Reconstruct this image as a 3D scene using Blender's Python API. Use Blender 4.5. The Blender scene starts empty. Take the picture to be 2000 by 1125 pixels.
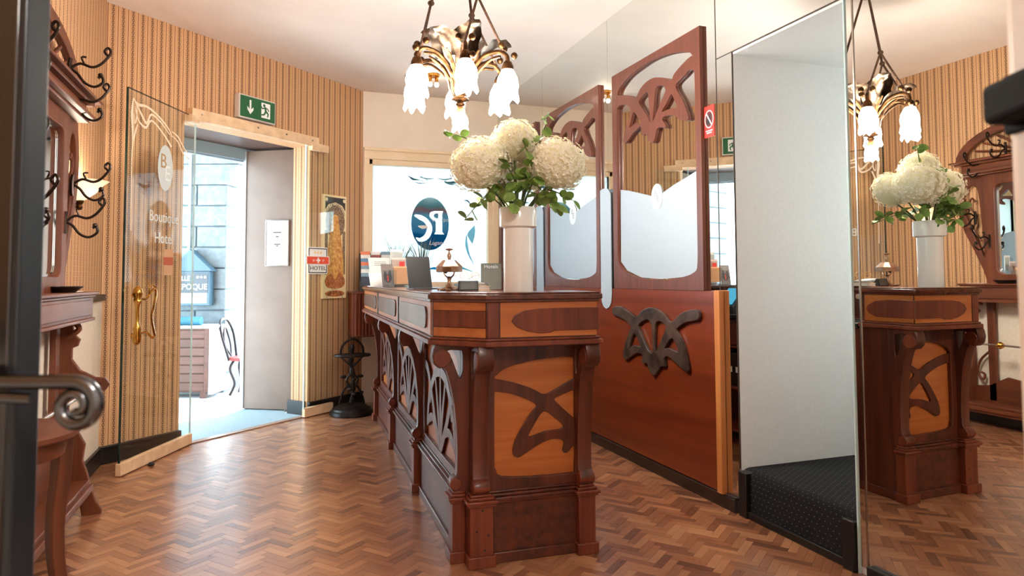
import bpy, bmesh, math, random
from mathutils import Vector, Matrix, Euler
random.seed(7)
S = bpy.context.scene
COL = S.collection

# ---------------------------------------------------------------- camera
CAM_R = Vector((0.94138, -0.33720, -0.00434)); CAM_F = Vector((0.33681, 0.94025, 0.04956))
CAM_R.normalize(); CAM_F.normalize()
CAM_U = CAM_R.cross(CAM_F).normalized()
F_PX, CX, CY = 1338.5, 1000.0, 476.9
cam_d = bpy.data.cameras.new('camera'); cam = bpy.data.objects.new('camera', cam_d); COL.objects.link(cam)
CAM_P = Vector((0, 0, 1.21))
m = Matrix((CAM_R, CAM_U, -CAM_F)).transposed().to_4x4(); m.translation = CAM_P
cam.matrix_world = m
cam_d.sensor_fit = 'HORIZONTAL'; cam_d.sensor_width = 36.0; cam_d.lens = F_PX / 2000 * 36
cam_d.shift_y = -(562.5 - CY) / 2000
cam_d.clip_start = 0.05; cam_d.clip_end = 200
cam_d.dof.use_dof = True; cam_d.dof.focus_distance = 3.8; cam_d.dof.aperture_fstop = 4.0
S.camera = cam

# ---------------------------------------------------------------- world, exposure
W = bpy.data.worlds.new('overcast'); S.world = W; W.use_nodes = True
bg = W.node_tree.nodes['Background']
bg.inputs[0].default_value = (0.64, 0.87, 1.0, 1); bg.inputs[1].default_value = 6.0
sun_d = bpy.data.lights.new('sun', 'SUN'); sun_d.energy = 26.0; sun_d.angle = 0.01; sun_d.color = (1.0, 0.96, 0.9)
sun = bpy.data.objects.new('sun', sun_d); COL.objects.link(sun)
sun.rotation_euler = Vector((0.22, 0.76, -0.61)).to_track_quat('-Z', 'Y').to_euler()
S.view_settings.view_transform = 'Standard'; S.view_settings.look = 'None'
S.view_settings.gamma = 1.0; S.view_settings.use_curve_mapping = False
S.view_settings.exposure = 1.15
S.cycles.max_bounces = 10; S.cycles.diffuse_bounces = 5; S.cycles.glossy_bounces = 6
S.cycles.transmission_bounces = 8; S.cycles.transparent_max_bounces = 12
S.cycles.sample_clamp_indirect = 6.0
S.cycles.caustics_reflective = True
SHADE_GLOW = 64.0

# ---------------------------------------------------------------- materials
def lin(c):
    return tuple(((v / 255) / 12.92 if v / 255 <= 0.04045 else ((v / 255 + 0.055) / 1.055) ** 2.4) for v in c) + (1,)
MATS = {}
def mat(name, col=(200, 200, 200), rough=0.5, metal=0.0, spec=0.5, coat=0.0, emit=None, estr=0.0, alpha=None):
    if name in MATS: return MATS[name]
    m = bpy.data.materials.new(name); m.use_nodes = True
    b = m.node_tree.nodes['Principled BSDF']
    b.inputs['Base Color'].default_value = lin(col); b.inputs['Roughness'].default_value = rough
    b.inputs['Metallic'].default_value = metal; b.inputs['Specular IOR Level'].default_value = spec
    b.inputs['Coat Weight'].default_value = coat; b.inputs['Coat Roughness'].default_value = 0.15
    if emit: b.inputs['Emission Color'].default_value = lin(emit); b.inputs['Emission Strength'].default_value = estr
    MATS[name] = m
    return m
class NT:
    def __init__(s, m): s.t = m.node_tree; s.b = s.t.nodes.get('Principled BSDF')
    def n(s, kind, **kw):
        x = s.t.nodes.new(kind)
        for k, v in kw.items(): setattr(x, k, v)
        return x
    def l(s, a, b): s.t.links.new(a, b)
    def math(s, op, a, b=None, c=None):
        x = s.n('ShaderNodeMath', operation=op)
        for i, v in enumerate((a, b, c)):
            if v is None: continue
            if isinstance(v, (int, float)): x.inputs[i].default_value = v
            else: s.l(v, x.inputs[i])
        return x.outputs[0]
    def ramp(s, fac, stops, interp='LINEAR'):
        x = s.n('ShaderNodeValToRGB'); x.color_ramp.interpolation = interp
        e = x.color_ramp.elements
        while len(e) < len(stops): e.new(0.5)
        for i, (p, c) in enumerate(stops): e[i].position = p; e[i].color = lin(c)
        s.l(fac, x.inputs[0]); return x.outputs[0]
    def mix(s, fac, a, b, blend='MIX'):
        x = s.n('ShaderNodeMix', data_type='RGBA', blend_type=blend)
        for sock, v in ((x.inputs[0], fac), (x.inputs[6], a), (x.inputs[7], b)):
            if isinstance(v, (int, float)): sock.default_value = v
            elif isinstance(v, tuple): sock.default_value = v if len(v) == 4 else lin(v)
            else: s.l(v, sock)
        return x.outputs[2]
    def coord(s, out='Object', scale=(1, 1, 1), rot=(0, 0, 0)):
        c = s.n('ShaderNodeTexCoord'); mp = s.n('ShaderNodeMapping')
        mp.inputs['Scale'].default_value = scale; mp.inputs['Rotation'].default_value = rot
        s.l(c.outputs[out], mp.inputs[0]); return mp.outputs[0]
    def noise(s, vec, scale=5, detail=4, rough=0.55, dist=0.0):
        x = s.n('ShaderNodeTexNoise'); x.inputs['Scale'].default_value = scale; x.inputs['Detail'].default_value = detail
        x.inputs['Roughness'].default_value = rough; x.inputs['Distortion'].default_value = dist
        s.l(vec, x.inputs['Vector']); return x.outputs[0]
    def bump(s, h, strength=0.2, dist=0.002):
        x = s.n('ShaderNodeBump'); x.inputs['Strength'].default_value = strength; x.inputs['Distance'].default_value = dist
        s.l(h, x.inputs['Height']); s.l(x.outputs[0], s.b.inputs['Normal'])

def wood(name, dark, light, axis='z', rough=0.35, coat=0.3, scale=1.0, contrast=(0.3, 0.75)):
    if name in MATS: return MATS[name]
    m = mat(name, light, rough, coat=coat); t = NT(m)
    sc = {'x': (1.2, 22, 22), 'y': (22, 1.2, 22), 'z': (22, 22, 1.2)}[axis]
    v = t.coord('Object', tuple(k * scale for k in sc))
    f = t.noise(v, 1.0, 6, 0.6, 0.6)
    v2 = t.coord('Object', (2, 2, 2)); g = t.noise(v2, 1.6, 3, 0.5)
    c = t.ramp(f, [(contrast[0], dark), (contrast[1], light)])
    c = t.mix(t.math('MULTIPLY', g, 0.35), c, dark)
    t.l(c, t.b.inputs['Base Color'])
    r = t.n('ShaderNodeMapRange'); r.inputs[3].default_value = rough - 0.07; r.inputs[4].default_value = rough + 0.12
    t.l(g, r.inputs[0]); t.l(r.outputs[0], t.b.inputs['Roughness'])
    t.bump(f, 0.12, 0.001)
    return m
def noisy(name, a, b, scale=8, rough=0.5, metal=0.0, bump=0.0, stops=(0.35, 0.7), **kw):
    if name in MATS: return MATS[name]
    m = mat(name, a, rough, metal, **kw); t = NT(m)
    f = t.noise(t.coord('Object'), scale, 5)
    t.l(t.ramp(f, [(stops[0], a), (stops[1], b)]), t.b.inputs['Base Color'])
    if bump: t.bump(f, bump, 0.004)
    return m

M_MAHOG = wood('mahogany', (52, 19, 9), (114, 50, 25), 'z', 0.36, 0.12)
M_MAHOG_X = wood('mahogany_long', (52, 19, 9), (114, 50, 25), 'x', 0.36, 0.12)
M_MAHOG_Y = wood('mahogany_deep', (52, 19, 9), (114, 50, 25), 'y', 0.36, 0.12)
M_RED = wood('red_mahogany', (84, 30, 13), (138, 62, 31), 'z', 0.38, 0.12)
M_FRET = wood('fretwork_wood', (80, 36, 20), (118, 58, 36), 'z', 0.4, 0.15)
M_VEN_X = wood('satinwood_long', (152, 74, 26), (204, 124, 58), 'x', 0.33, 0.3, 0.6, (0.25, 0.8))
M_VEN_Y = wood('satinwood_deep', (152, 74, 26), (204, 124, 58), 'y', 0.33, 0.3, 0.6, (0.25, 0.8))
M_WAINS = wood('wainscot_wood', (84, 30, 12), (146, 64, 32), 'y', 0.3, 0.3, 0.35, (0.2, 0.85))
M_TRIM = wood('light_trim_wood', (178, 104, 48), (214, 146, 84), 'z', 0.4, 0.1)
M_HALL = wood('hall_stand_wood', (80, 36, 16), (128, 66, 34), 'y', 0.45, 0.05)
M_HALLV = wood('hall_stand_upright', (80, 36, 16), (128, 66, 34), 'z', 0.45, 0.05)
M_ORN = noisy('dark_carved_wood', (38, 26, 22), (84, 64, 54), 14, 0.38, coat=0.3)
M_BLACK = mat('black_lacquer', (16, 15, 16), 0.16, coat=0.6); _t = NT(M_BLACK); _t.bump(_t.noise(_t.coord('Object', (3, 3, 1.2)), 2.6, 3, 0.5), 0.35, 0.03)
M_BLACKP = mat('black_paint', (22, 20, 20), 0.4)
M_BASEB = wood('brown_skirting', (30, 18, 12), (52, 32, 22), 'y', 0.35, 0.2)
M_CREAM = noisy('cream_paint', (238, 214, 178), (246, 224, 192), 3, 0.5)
M_WHITEW = noisy('white_plaster', (226, 226, 226), (232, 231, 230), 70, 0.6, bump=0.12)
M_WALLC = noisy('pale_wall_paint', (234, 220, 204), (240, 227, 212), 3, 0.55)
M_CEIL = noisy('ceiling_paint', (226, 214, 207), (234, 222, 215), 2, 0.6)
M_BEIGE = noisy('beige_metal', (214, 178, 140), (236, 204, 166), 12, 0.45)
M_MIRROR = mat('mirror', (232, 234, 230), 0.0, 1.0)
M_CHROME = mat('chrome', (210, 212, 215), 0.12, 1.0)
M_STEEL = mat('steel', (170, 160, 150), 0.25, 1.0)
M_BRASS = noisy('brass', (176, 120, 48), (226, 176, 92), 20, 0.22, 1.0)
M_BRONZE = noisy('gilt_bronze', (44, 27, 16), (112, 78, 48), 26, 0.45, 1.0)
M_NICKEL = noisy('worn_nickel', (150, 112, 88), (206, 178, 156), 12, 0.28, 1.0)
M_IRON = noisy('cast_iron', (26, 22, 22), (50, 42, 40), 30, 0.42, 0.6, bump=0.3)
M_HOOK = mat('hook_iron', (52, 40, 34), 0.35, 0.8)
M_PORC = mat('white_porcelain', (240, 238, 234), 0.18, coat=0.5)
M_LEAF = noisy('eucalyptus_leaf', (84, 120, 48), (140, 170, 84), 30, 0.5)
M_STEM = mat('green_stem', (84, 96, 48), 0.6)
M_GRASS = noisy('grass_blade', (56, 78, 34), (112, 132, 62), 20, 0.5)
M_PETAL = noisy('hydrangea_petal', (252, 248, 236), (246, 240, 214), 30, 0.6)
M_DKGREY = mat('dark_grey_plastic', (22, 22, 24), 0.35)
M_BLKPL = mat('black_plastic', (18, 18, 20), 0.45)
M_PAPER = mat('white_paper', (238, 236, 232), 0.6)
M_TEXTD = mat('dark_print', (40, 44, 48), 0.6)
M_TEXTW = mat('white_print', (245, 245, 245), 0.5)
M_ETCH = mat('etched_cream', (246, 226, 200), 0.6)
M_ETCHW = mat('etched_frost', (206, 214, 214), 0.6)
M_TEAL = mat('teal_print', (62, 138, 160), 0.45)
M_TEALD = mat('dark_teal_print', (30, 108, 140), 0.45)
M_GREYT = mat('grey_teal_print', (128, 172, 176), 0.5)
M_GREEN = mat('exit_green', (14, 92, 48), 0.35)
M_REDS = mat('sign_red', (206, 52, 44), 0.4)
M_REDB = mat('tomato_red', (228, 84, 58), 0.45)
M_ROPE = noisy('rope', (70, 44, 30), (112, 80, 58), 90, 0.7)

def m_glass(name, tint=(250, 253, 252), f0=0.03, fmax=0.75):
    m = bpy.data.materials.new(name); m.use_nodes = True; t = m.node_tree; t.nodes.clear()
    o = t.nodes.new('ShaderNodeOutputMaterial'); mx = t.nodes.new('ShaderNodeMixShader')
    tr = t.nodes.new('ShaderNodeBsdfTransparent'); gl = t.nodes.new('ShaderNodeBsdfGlossy'); lw = t.nodes.new('ShaderNodeLayerWeight')
    tr.inputs[0].default_value = lin(tint); gl.inputs['Roughness'].default_value = 0.0
    gl.inputs['Color'].default_value = (1, 1, 1, 1); lw.inputs[0].default_value = 0.5
    p = t.nodes.new('ShaderNodeMath'); p.operation = 'POWER'; p.inputs[1].default_value = 5.0
    q = t.nodes.new('ShaderNodeMath'); q.operation = 'MULTIPLY_ADD'; q.inputs[1].default_value = fmax; q.inputs[2].default_value = f0
    t.links.new(lw.outputs['Facing'], p.inputs[0]); t.links.new(p.outputs[0], q.inputs[0])
    t.links.new(q.outputs[0], mx.inputs[0]); t.links.new(tr.outputs[0], mx.inputs[1]); t.links.new(gl.outputs[0], mx.inputs[2])
    t.links.new(mx.outputs[0], o.inputs[0]); MATS[name] = m; return m
M_GLASS = m_glass('clear_glass'); M_ACRYL = m_glass('acrylic', (238, 240, 240))
M_GLEDGE = mat('glass_edge', (18, 44, 38), 0.1)
M_GLEDGE2 = mat('pale_glass_edge', (196, 226, 232), 0.1)
def m_translucent(name, col, fac=0.75):
    m = bpy.data.materials.new(name); m.use_nodes = True; t = m.node_tree; t.nodes.clear()
    o = t.nodes.new('ShaderNodeOutputMaterial'); mx = t.nodes.new('ShaderNodeMixShader')
    tr = t.nodes.new('ShaderNodeBsdfTranslucent'); df = t.nodes.new('ShaderNodeBsdfDiffuse')
    tr.inputs[0].default_value = lin(col); df.inputs[0].default_value = lin(col); mx.inputs[0].default_value = fac
    t.links.new(df.outputs[0], mx.inputs[1]); t.links.new(tr.outputs[0], mx.inputs[2])
    t.links.new(mx.outputs[0], o.inputs[0]); MATS[name] = m; return m
M_WINFROST = m_translucent('frosted_window', (172, 178, 180), 0.85)
M_TEALT = m_translucent('teal_film', (160, 196, 204), 0.8)
M_TEALDT = m_translucent('dark_teal_film', (70, 156, 190), 0.8)
M_ROSET = m_translucent('rose_film', (196, 168, 170), 0.8)
M_GREYTT = m_translucent('grey_teal_film', (110, 142, 146), 0.8)
M_PINK = m_translucent('pink_awning', (250, 190, 200), 0.5)
def m_oval_film():
    m = m_translucent('oval_film', (112, 184, 208), 0.85); t = NT(m)
    c = t.n('ShaderNodeTexCoord'); sp = t.n('ShaderNodeSeparateXYZ'); t.l(c.outputs['Object'], sp.inputs[0])
    mr = t.n('ShaderNodeMapRange'); mr.inputs[1].default_value = 1.50; mr.inputs[2].default_value = 2.05; t.l(sp.outputs[2], mr.inputs[0])
    n = t.noise(t.coord('Object', (7, 1, 3)), 1.5, 2)
    f = t.math('ADD', mr.outputs[0], t.math('MULTIPLY', t.math('SUBTRACT', n, 0.5), 0.12))
    col = t.ramp(f, [(0.0, (34, 104, 136)), (0.29, (42, 116, 146)), (0.33, (92, 140, 162)), (0.66, (120, 154, 166)), (0.74, (156, 118, 118)), (0.82, (116, 150, 150)), (1.0, (176, 186, 186))])
    for x in m.node_tree.nodes:
        if x.type in ('BSDF_TRANSLUCENT', 'BSDF_DIFFUSE'): t.l(col, x.inputs[0])
    return m
M_OVALF = m_oval_film()
M_FROST = mat('frosted_mirror_film', (160, 173, 184), 0.55, spec=0.6)

def glow(name, col, s):
    if name in MATS: return MATS[name]
    m = bpy.data.materials.new(name); m.use_nodes = True; t = m.node_tree; t.nodes.clear()
    o = t.nodes.new('ShaderNodeOutputMaterial'); e = t.nodes.new('ShaderNodeEmission')
    e.inputs[0].default_value = lin(col); e.inputs[1].default_value = s; t.links.new(e.outputs[0], o.inputs[0]); MATS[name] = m; return m
M_SHADE = glow('lit_tulip_glass', (255, 246, 233), SHADE_GLOW)
M_SCONCEB = glow('sconce_bulb', (255, 236, 210), 420)
M_GLOBE = glow('fill_globe', (255, 246, 234), 62)
M_SPOTB = glow('spot_bulb', (255, 240, 214), 40)

def m_wallpaper():
    m = mat('striped_wallpaper', (206, 164, 122), 0.65, spec=0.2); t = NT(m)
    c = t.n('ShaderNodeTexCoord'); sp = t.n('ShaderNodeSeparateXYZ'); t.l(c.outputs['Object'], sp.inputs[0])
    p = t.math('ADD', sp.outputs[0], sp.outputs[1])
    f = t.math('FRACT', t.math('DIVIDE', t.math('ADD', p, 100 * 0.0703 - 0.038), 0.0703))      # 0 = chain, .5 = dark line
    d = t.math('ABSOLUTE', t.math('SUBTRACT', t.math('FRACT', t.math('ADD', f, 0.5)), 0.5))     # distance to chain centre
    dl = t.math('ABSOLUTE', t.math('SUBTRACT', f, 0.5))
    base = t.mix(t.math('GREATER_THAN', d, 0.30), (204, 158, 116), (216, 172, 130))
    line = t.math('LESS_THAN', dl, 0.035)
    band = t.math('LESS_THAN', d, 0.115)
    zz = t.math('SUBTRACT', t.math('FRACT', t.math('DIVIDE', sp.outputs[2], 0.03)), 0.5)
    rr = t.math('SQRT', t.math('ADD', t.math('POWER', t.math('DIVIDE', d, 0.105), 2.0), t.math('POWER', t.math('DIVIDE', zz, 0.42), 2.0)))
    ring = t.math('MULTIPLY', t.math('LESS_THAN', rr, 1.08), t.math('GREATER_THAN', rr, 0.55))
    col = t.mix(band, base, (194, 148, 110))
    col = t.mix(ring, col, (86, 62, 48))
    col = t.mix(line, col, (122, 74, 46))
    n = t.noise(t.coord('Object'), 3.0, 3)
    col = t.mix(t.math('MULTIPLY', n, 0.16), col, (160, 112, 86))
    t.l(col, t.b.inputs['Base Color']); return m
M_WALLP = m_wallpaper()
def m_parquet():
    m = mat('parquet_wood', (150, 90, 55), 0.3, coat=0.9); t = NT(m)
    oi = t.n('ShaderNodeObjectInfo'); g = t.n('ShaderNodeNewGeometry')
    r = t.math('FRACT', t.math('ADD', oi.outputs['Random'], g.outputs['Random Per Island']))
    a = t.n('ShaderNodeAttribute'); a.attribute_name = 'grain'
    v = t.n('ShaderNodeVectorMath', operation='MULTIPLY'); t.l(a.outputs['Vector'], v.inputs[0]); v.inputs[1].default_value = (10, 120, 1)
    of = t.n('ShaderNodeCombineXYZ'); t.l(t.math('MULTIPLY', r, 37.0), of.inputs[0]); t.l(t.math('MULTIPLY', r, 91.0), of.inputs[1])
    va = t.n('ShaderNodeVectorMath', operation='ADD'); t.l(v.outputs[0], va.inputs[0]); t.l(of.outputs[0], va.inputs[1])
    f = t.noise(va.outputs[0], 1.0, 5, 0.6, 0.4)
    c = t.ramp(r, [(0.0, (112, 66, 44)), (0.25, (160, 102, 68)), (0.7, (182, 122, 82)), (1.0, (208, 150, 106))])
    c = t.mix(t.math('MULTIPLY', f, 0.55), c, (86, 52, 38))
    t.l(c, t.b.inputs['Base Color']); t.b.inputs['Coat Roughness'].default_value = 0.27; t.b.inputs['Coat IOR'].default_value = 1.75
    w = t.noise(t.coord('Object'), 2.2, 4)
    mr = t.n('ShaderNodeMapRange'); mr.inputs[3].default_value = 0.2; mr.inputs[4].default_value = 0.42
    t.l(f, mr.inputs[0]); t.l(mr.outputs[0], t.b.inputs['Roughness'])
    t.bump(f, 0.1, 0.0006); return m
M_PARQ = m_parquet()
def m_dots(name, base, dot, size, r, rough=0.9):
    m = mat(name, base, rough, spec=0.2); t = NT(m)
    c = t.n('ShaderNodeTexCoord'); sp = t.n('ShaderNodeSeparateXYZ'); t.l(c.outputs['Object'], sp.inputs[0])
    h = t.math('ADD', sp.outputs[0], sp.outputs[2])
    fx = t.math('SUBTRACT', t.math('FRACT', t.math('DIVIDE', h, size)), 0.5)
    row = t.math('MULTIPLY', t.math('MODULO', t.math('FLOOR', t.math('DIVIDE', t.math('ADD', h, 10 * size), size)), 2.0), 0.5)
    fy = t.math('SUBTRACT', t.math('FRACT', t.math('ADD', t.math('DIVIDE', sp.outputs[1], size * 1.2), row)), 0.5)
    d = t.math('SQRT', t.math('ADD', t.math('MULTIPLY', fx, fx), t.math('MULTIPLY', fy, fy)))
    n = t.noise(t.coord('Object'), 260, 2)
    b = t.mix(n, base, tuple(min(255, k + 16) for k in base))
    t.l(t.mix(t.math('LESS_THAN', d, r), b, dot), t.b.inputs['Base Color']); t.bump(n, 0.5, 0.003); return m
M_CARPET = m_dots('dotted_carpet', (20, 20, 22), (120, 120, 120), 0.026, 0.075)
M_MAT = noisy('grey_doormat', (96, 116, 128), (176, 196, 204), 220, 0.9, stops=(0.4, 0.62))
M_STONE = noisy('grey_stone', (104, 112, 117), (126, 134, 138), 14, 0.8, bump=0.3)
M_PAVE = noisy('pale_pavement', (216, 220, 222), (236, 238, 240), 4, 0.7)
M_PAINTD = noisy('taupe_painted_door', (120, 100, 88), (132, 112, 100), 3, 0.4)
M_WHITEH = m_translucent('white_textile', (248, 246, 240), 0.3)
M_HERRW = noisy('cream_wainscot', (226, 214, 196), (238, 228, 212), 60, 0.55, bump=0.2)

# ---------------------------------------------------------------- mesh helpers
class MB:
    def __init__(s): s.v = []; s.f = []
    def add(s, vs, fs):
        o = len(s.v); s.v += [tuple(v) for v in vs]; s.f += [tuple(i + o for i in f) for f in fs]; return s
    def box(s, x0, x1, y0, y1, z0, z1, M=None):
        vs = [(x, y, z) for z in (z0, z1) for x, y in ((x0, y0), (x1, y0), (x1, y1), (x0, y1))]
        if M: vs = [M @ Vector(v) for v in vs]
        return s.add(vs, [(3, 2, 1, 0), (4, 5, 6, 7), (0, 1, 5, 4), (1, 2, 6, 5), (2, 3, 7, 6), (3, 0, 4, 7)])
    def prism(s, poly, z0, z1, M=None):
        n = len(poly); a = sum(poly[i][0] * poly[(i + 1) % n][1] - poly[(i + 1) % n][0] * poly[i][1] for i in range(n))
        if a < 0: poly = poly[::-1]
        vs = [(x, y, z0) for x, y in poly] + [(x, y, z1) for x, y in poly]
        if M: vs = [M @ Vector(v) for v in vs]
        return s.add(vs, [tuple(range(n - 1, -1, -1)), tuple(range(n, 2 * n))] + [(i, (i + 1) % n, n + (i + 1) % n, n + i) for i in range(n)])
    def lathe(s, prof, seg=20, c=(0, 0, 0), M=None, a0=0.0, a1=2 * math.pi, wob=None):
        full = abs(a1 - a0 - 2 * math.pi) < 1e-6; k = seg if full else seg + 1
        vs = []
        for i, (r, z) in enumerate(prof):
            for j in range(k):
                a = a0 + (a1 - a0) * j / seg; rr = r * (wob(a, i) if wob else 1)
                vs.append(Vector((c[0] + rr * math.cos(a), c[1] + rr * math.sin(a), c[2] + z)))
        if M: vs = [M @ v for v in vs]
        fs = []
        for i in range(len(prof) - 1):
            for j in range(seg):
                a, b = i * k + j, i * k + (j + 1) % k
                fs.append((a, b, b + k, a + k))
        if full:
            if prof[0][0] > 1e-6: fs.append(tuple(range(k - 1, -1, -1)))
            if prof[-1][0] > 1e-6: fs.append(tuple((len(prof) - 1) * k + j for j in range(k)))
        return s.add(vs, fs)
    def tube(s, pts, r, seg=8, caps=True, flat=1.0):
        pts = [Vector(p) for p in pts]; n = len(pts); rs = r if isinstance(r, (list, tuple)) else [r] * n
        vs = []; up = None
        for i, p in enumerate(pts):
            t = (pts[min(i + 1, n - 1)] - pts[max(i - 1, 0)])
            t = t.normalized() if t.length > 1e-9 else Vector((0, 0, 1))
            if up is None:
                up = Vector((0, 0, 1)) if abs(t.z) < 0.9 else Vector((1, 0, 0))
            side = t.cross(up).normalized(); up = side.cross(t).normalized()
            for j in range(seg):
                a = 2 * math.pi * j / seg
                vs.append(p + side * (rs[i] * math.cos(a)) + up * (rs[i] * flat * math.sin(a)))
        fs = [(i * seg + j, i * seg + (j + 1) % seg, (i + 1) * seg + (j + 1) % seg, (i + 1) * seg + j) for i in range(n - 1) for j in range(seg)]
        if caps: fs += [tuple(range(seg - 1, -1, -1)), tuple((n - 1) * seg + j for j in range(seg))]
        return s.add(vs, fs)
    def sphere(s, c, r, seg=10, rings=6, sc=(1, 1, 1)):
        prof = [(math.sin(math.pi * i / rings), -math.cos(math.pi * i / rings)) for i in range(rings + 1)]
        M = Matrix.Translation(c) @ Matrix.Diagonal((r * sc[0], r * sc[1], r * sc[2], 1))
        prof[0] = (1e-4, -1); prof[-1] = (1e-4, 1)
        return s.lathe(prof, seg, M=M)
    def cyl(s, a, b, r, seg=14): return s.tube([a, b], r, seg)
    def mesh(s, name, sharp=35):
        me = bpy.data.meshes.new(name); me.from_pydata(s.v, [], s.f); me.update()
        bm = bmesh.new(); bm.from_mesh(me); bmesh.ops.recalc_face_normals(bm, faces=bm.faces); bm.to_mesh(me); bm.free()
        if sharp:
            me.polygons.foreach_set('use_smooth', [True] * len(me.polygons)); me.set_sharp_from_angle(angle=math.radians(sharp))
        return me
    def build(s, name, m, parent=None, bevel=0.0, seg=2, sharp=35, loc=None, rot=None):
        return obj(name, s.mesh(name, sharp), m, parent, bevel, seg, loc, rot)
def obj(name, me, m, parent=None, bevel=0.0, seg=2, loc=None, rot=None):
    o = bpy.data.objects.new(name, me); COL.objects.link(o)
    if m and not me.materials: me.materials.append(m)
    if parent: o.parent = parent
    if loc: o.location = loc
    if rot: o.rotation_euler = rot
    if bevel:
        b = o.modifiers.new('bevel', 'BEVEL'); b.width = bevel; b.segments = seg; b.limit_method = 'ANGLE'; b.angle_limit = math.radians(40)
    return o
LABELS = set()
def tag(o, label, cat, group=None, kind=None):
    if kind: o['kind'] = kind
    if label: o['label'] = label
    if cat: o['category'] = cat
    if group: o['group'] = group
    return o
def struct(o, label=None):
    o['kind'] = 'structure'
    if label: o['label'] = label
    return o
def thing(name, label, cat, loc=(0, 0, 0), rotz=0.0, group=None):
    o = bpy.data.objects.new(name, None); COL.objects.link(o); o.empty_display_size = 0.1
    o.location = loc; o.rotation_euler = (0, 0, rotz); return tag(o, label, cat, group)
def catmull(pts, n=6, closed=False):
    P = [Vector(p) for p in pts]; N = len(P); out = []
    for i in range(N if closed else N - 1):
        if closed: a, b, c, d = P[(i - 1) % N], P[i], P[(i + 1) % N], P[(i + 2) % N]
        else: a, b, c, d = P[max(i - 1, 0)], P[i], P[i + 1], P[min(i + 2, N - 1)]
        for k in range(n):
            t = k / n
            out.append(0.5 * ((2 * b) + (c - a) * t + (2 * a - 5 * b + 4 * c - d) * t * t + (3 * b - a - 3 * c + d) * t ** 3))
    if not closed: out.append(P[-1])
    return out
def sm(pts, n=4): return [(v[0], v[1]) for v in catmull([(x, y, 0) for x, y in pts], n, True)]
def curve_mesh(loops, thick, bevel=0.0):
    cu = bpy.data.curves.new('tmp', 'CURVE'); cu.dimensions = '2D'; cu.fill_mode = 'BOTH'
    cu.extrude = max(thick / 2 - bevel, 0.00001); cu.bevel_depth = bevel; cu.bevel_resolution = 1
    for L in loops:
        sp = cu.splines.new('POLY'); sp.points.add(len(L) - 1)
        for p, (x, y) in zip(sp.points, L): p.co = (x, y, 0, 1)
        sp.use_cyclic_u = True
    return conv(cu)
def conv(cu):
    o = bpy.data.objects.new('tmp', cu); COL.objects.link(o)
    dg = bpy.context.evaluated_depsgraph_get(); dg.update()
    me = bpy.data.meshes.new_from_object(o.evaluated_get(dg)); bpy.data.objects.remove(o); bpy.data.curves.remove(cu)
    me.materials.clear(); return me
def smoothm(me, ang=35):
    if len(me.polygons):
        me.polygons.foreach_set('use_smooth', [True] * len(me.polygons)); me.set_sharp_from_angle(angle=math.radians(ang))
    return me
def board(name, loops, thick, m, M, parent=None, bevel=0.0):
    me = curve_mesh(loops, thick, bevel); me.transform(M); me.name = name
    return obj(name, smoothm(me), m, parent)
def text(name, body, size, m, M, parent=None, ext=0.0006, align='CENTER', sx=1.0, shear=0.0):
    cu = bpy.data.curves.new('tmp', 'FONT'); cu.body = body; cu.size = size; cu.extrude = ext
    cu.align_x = align; cu.align_y = 'CENTER'; cu.shear = shear; cu.resolution_u = 3
    me = conv(cu); me.transform(M @ Matrix.Diagonal((sx, 1, 1, 1))); me.name = name
    return obj(name, me, m, parent)
# plane frames: local (a, b, c) -> axes
def frame(ax, ay, az, at=(0, 0, 0)):
    m = Matrix((Vector(ax), Vector(ay), Vector(az))).transposed().to_4x4(); m.translation = at; return m
def YZ(x): return frame((0, 1, 0), (0, 0, 1), (1, 0, 0), (x, 0, 0))       # (y,z) board at x
def XZ(y): return frame((1, 0, 0), (0, 0, 1), (0, -1, 0), (0, y, 0))      # (x,z) board at y
def oval(cx, cy, rx, ry, n=36): return [(cx + rx * math.cos(2 * math.pi * i / n), cy + ry * math.sin(2 * math.pi * i / n)) for i in range(n)]
def rrect(x0, x1, y0, y1, r, n=5):
    out = []
    for cx, cy, a in ((x1 - r, y1 - r, 0), (x0 + r, y1 - r, 90), (x0 + r, y0 + r, 180), (x1 - r, y0 + r, 270)):
        out += [(cx + r * math.cos(math.radians(a + 90 * i / n)), cy + r * math.sin(math.radians(a + 90 * i / n))) for i in range(n + 1)]
    return out
def copy_tree(o, parent=None):
    c = o.copy(); COL.objects.link(c)
    if parent: c.parent = parent
    for ch in [x for x in bpy.data.objects if x.parent == o]: copy_tree(ch, c)
    return c
def ribbon(pts, w, n=6):
    "closed outline of a tapering stroke through pts; w = list of half-widths"
    P = [(v[0], v[1]) for v in catmull([(x, y, 0) for x, y in pts], n)]; N = len(P); L = []; R = []
    for i, (x, y) in enumerate(P):
        a = P[max(i - 1, 0)]; b = P[min(i + 1, N - 1)]; dx, dy = b[0] - a[0], b[1] - a[1]; l = math.hypot(dx, dy) or 1
        t = i / (N - 1) * (len(w) - 1); k = min(int(t), len(w) - 2); ww = w[k] + (w[k + 1] - w[k]) * (t - k)
        L.append((x - dy / l * ww, y + dx / l * ww)); R.append((x + dy / l * ww, y - dx / l * ww))
    return L + R[::-1]
def project(p):
    d = Vector(p) - CAM_P; z = d.dot(CAM_F)
    return (CX + F_PX * d.dot(CAM_R) / z, CY - F_PX * d.dot(CAM_U) / z, z)
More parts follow.
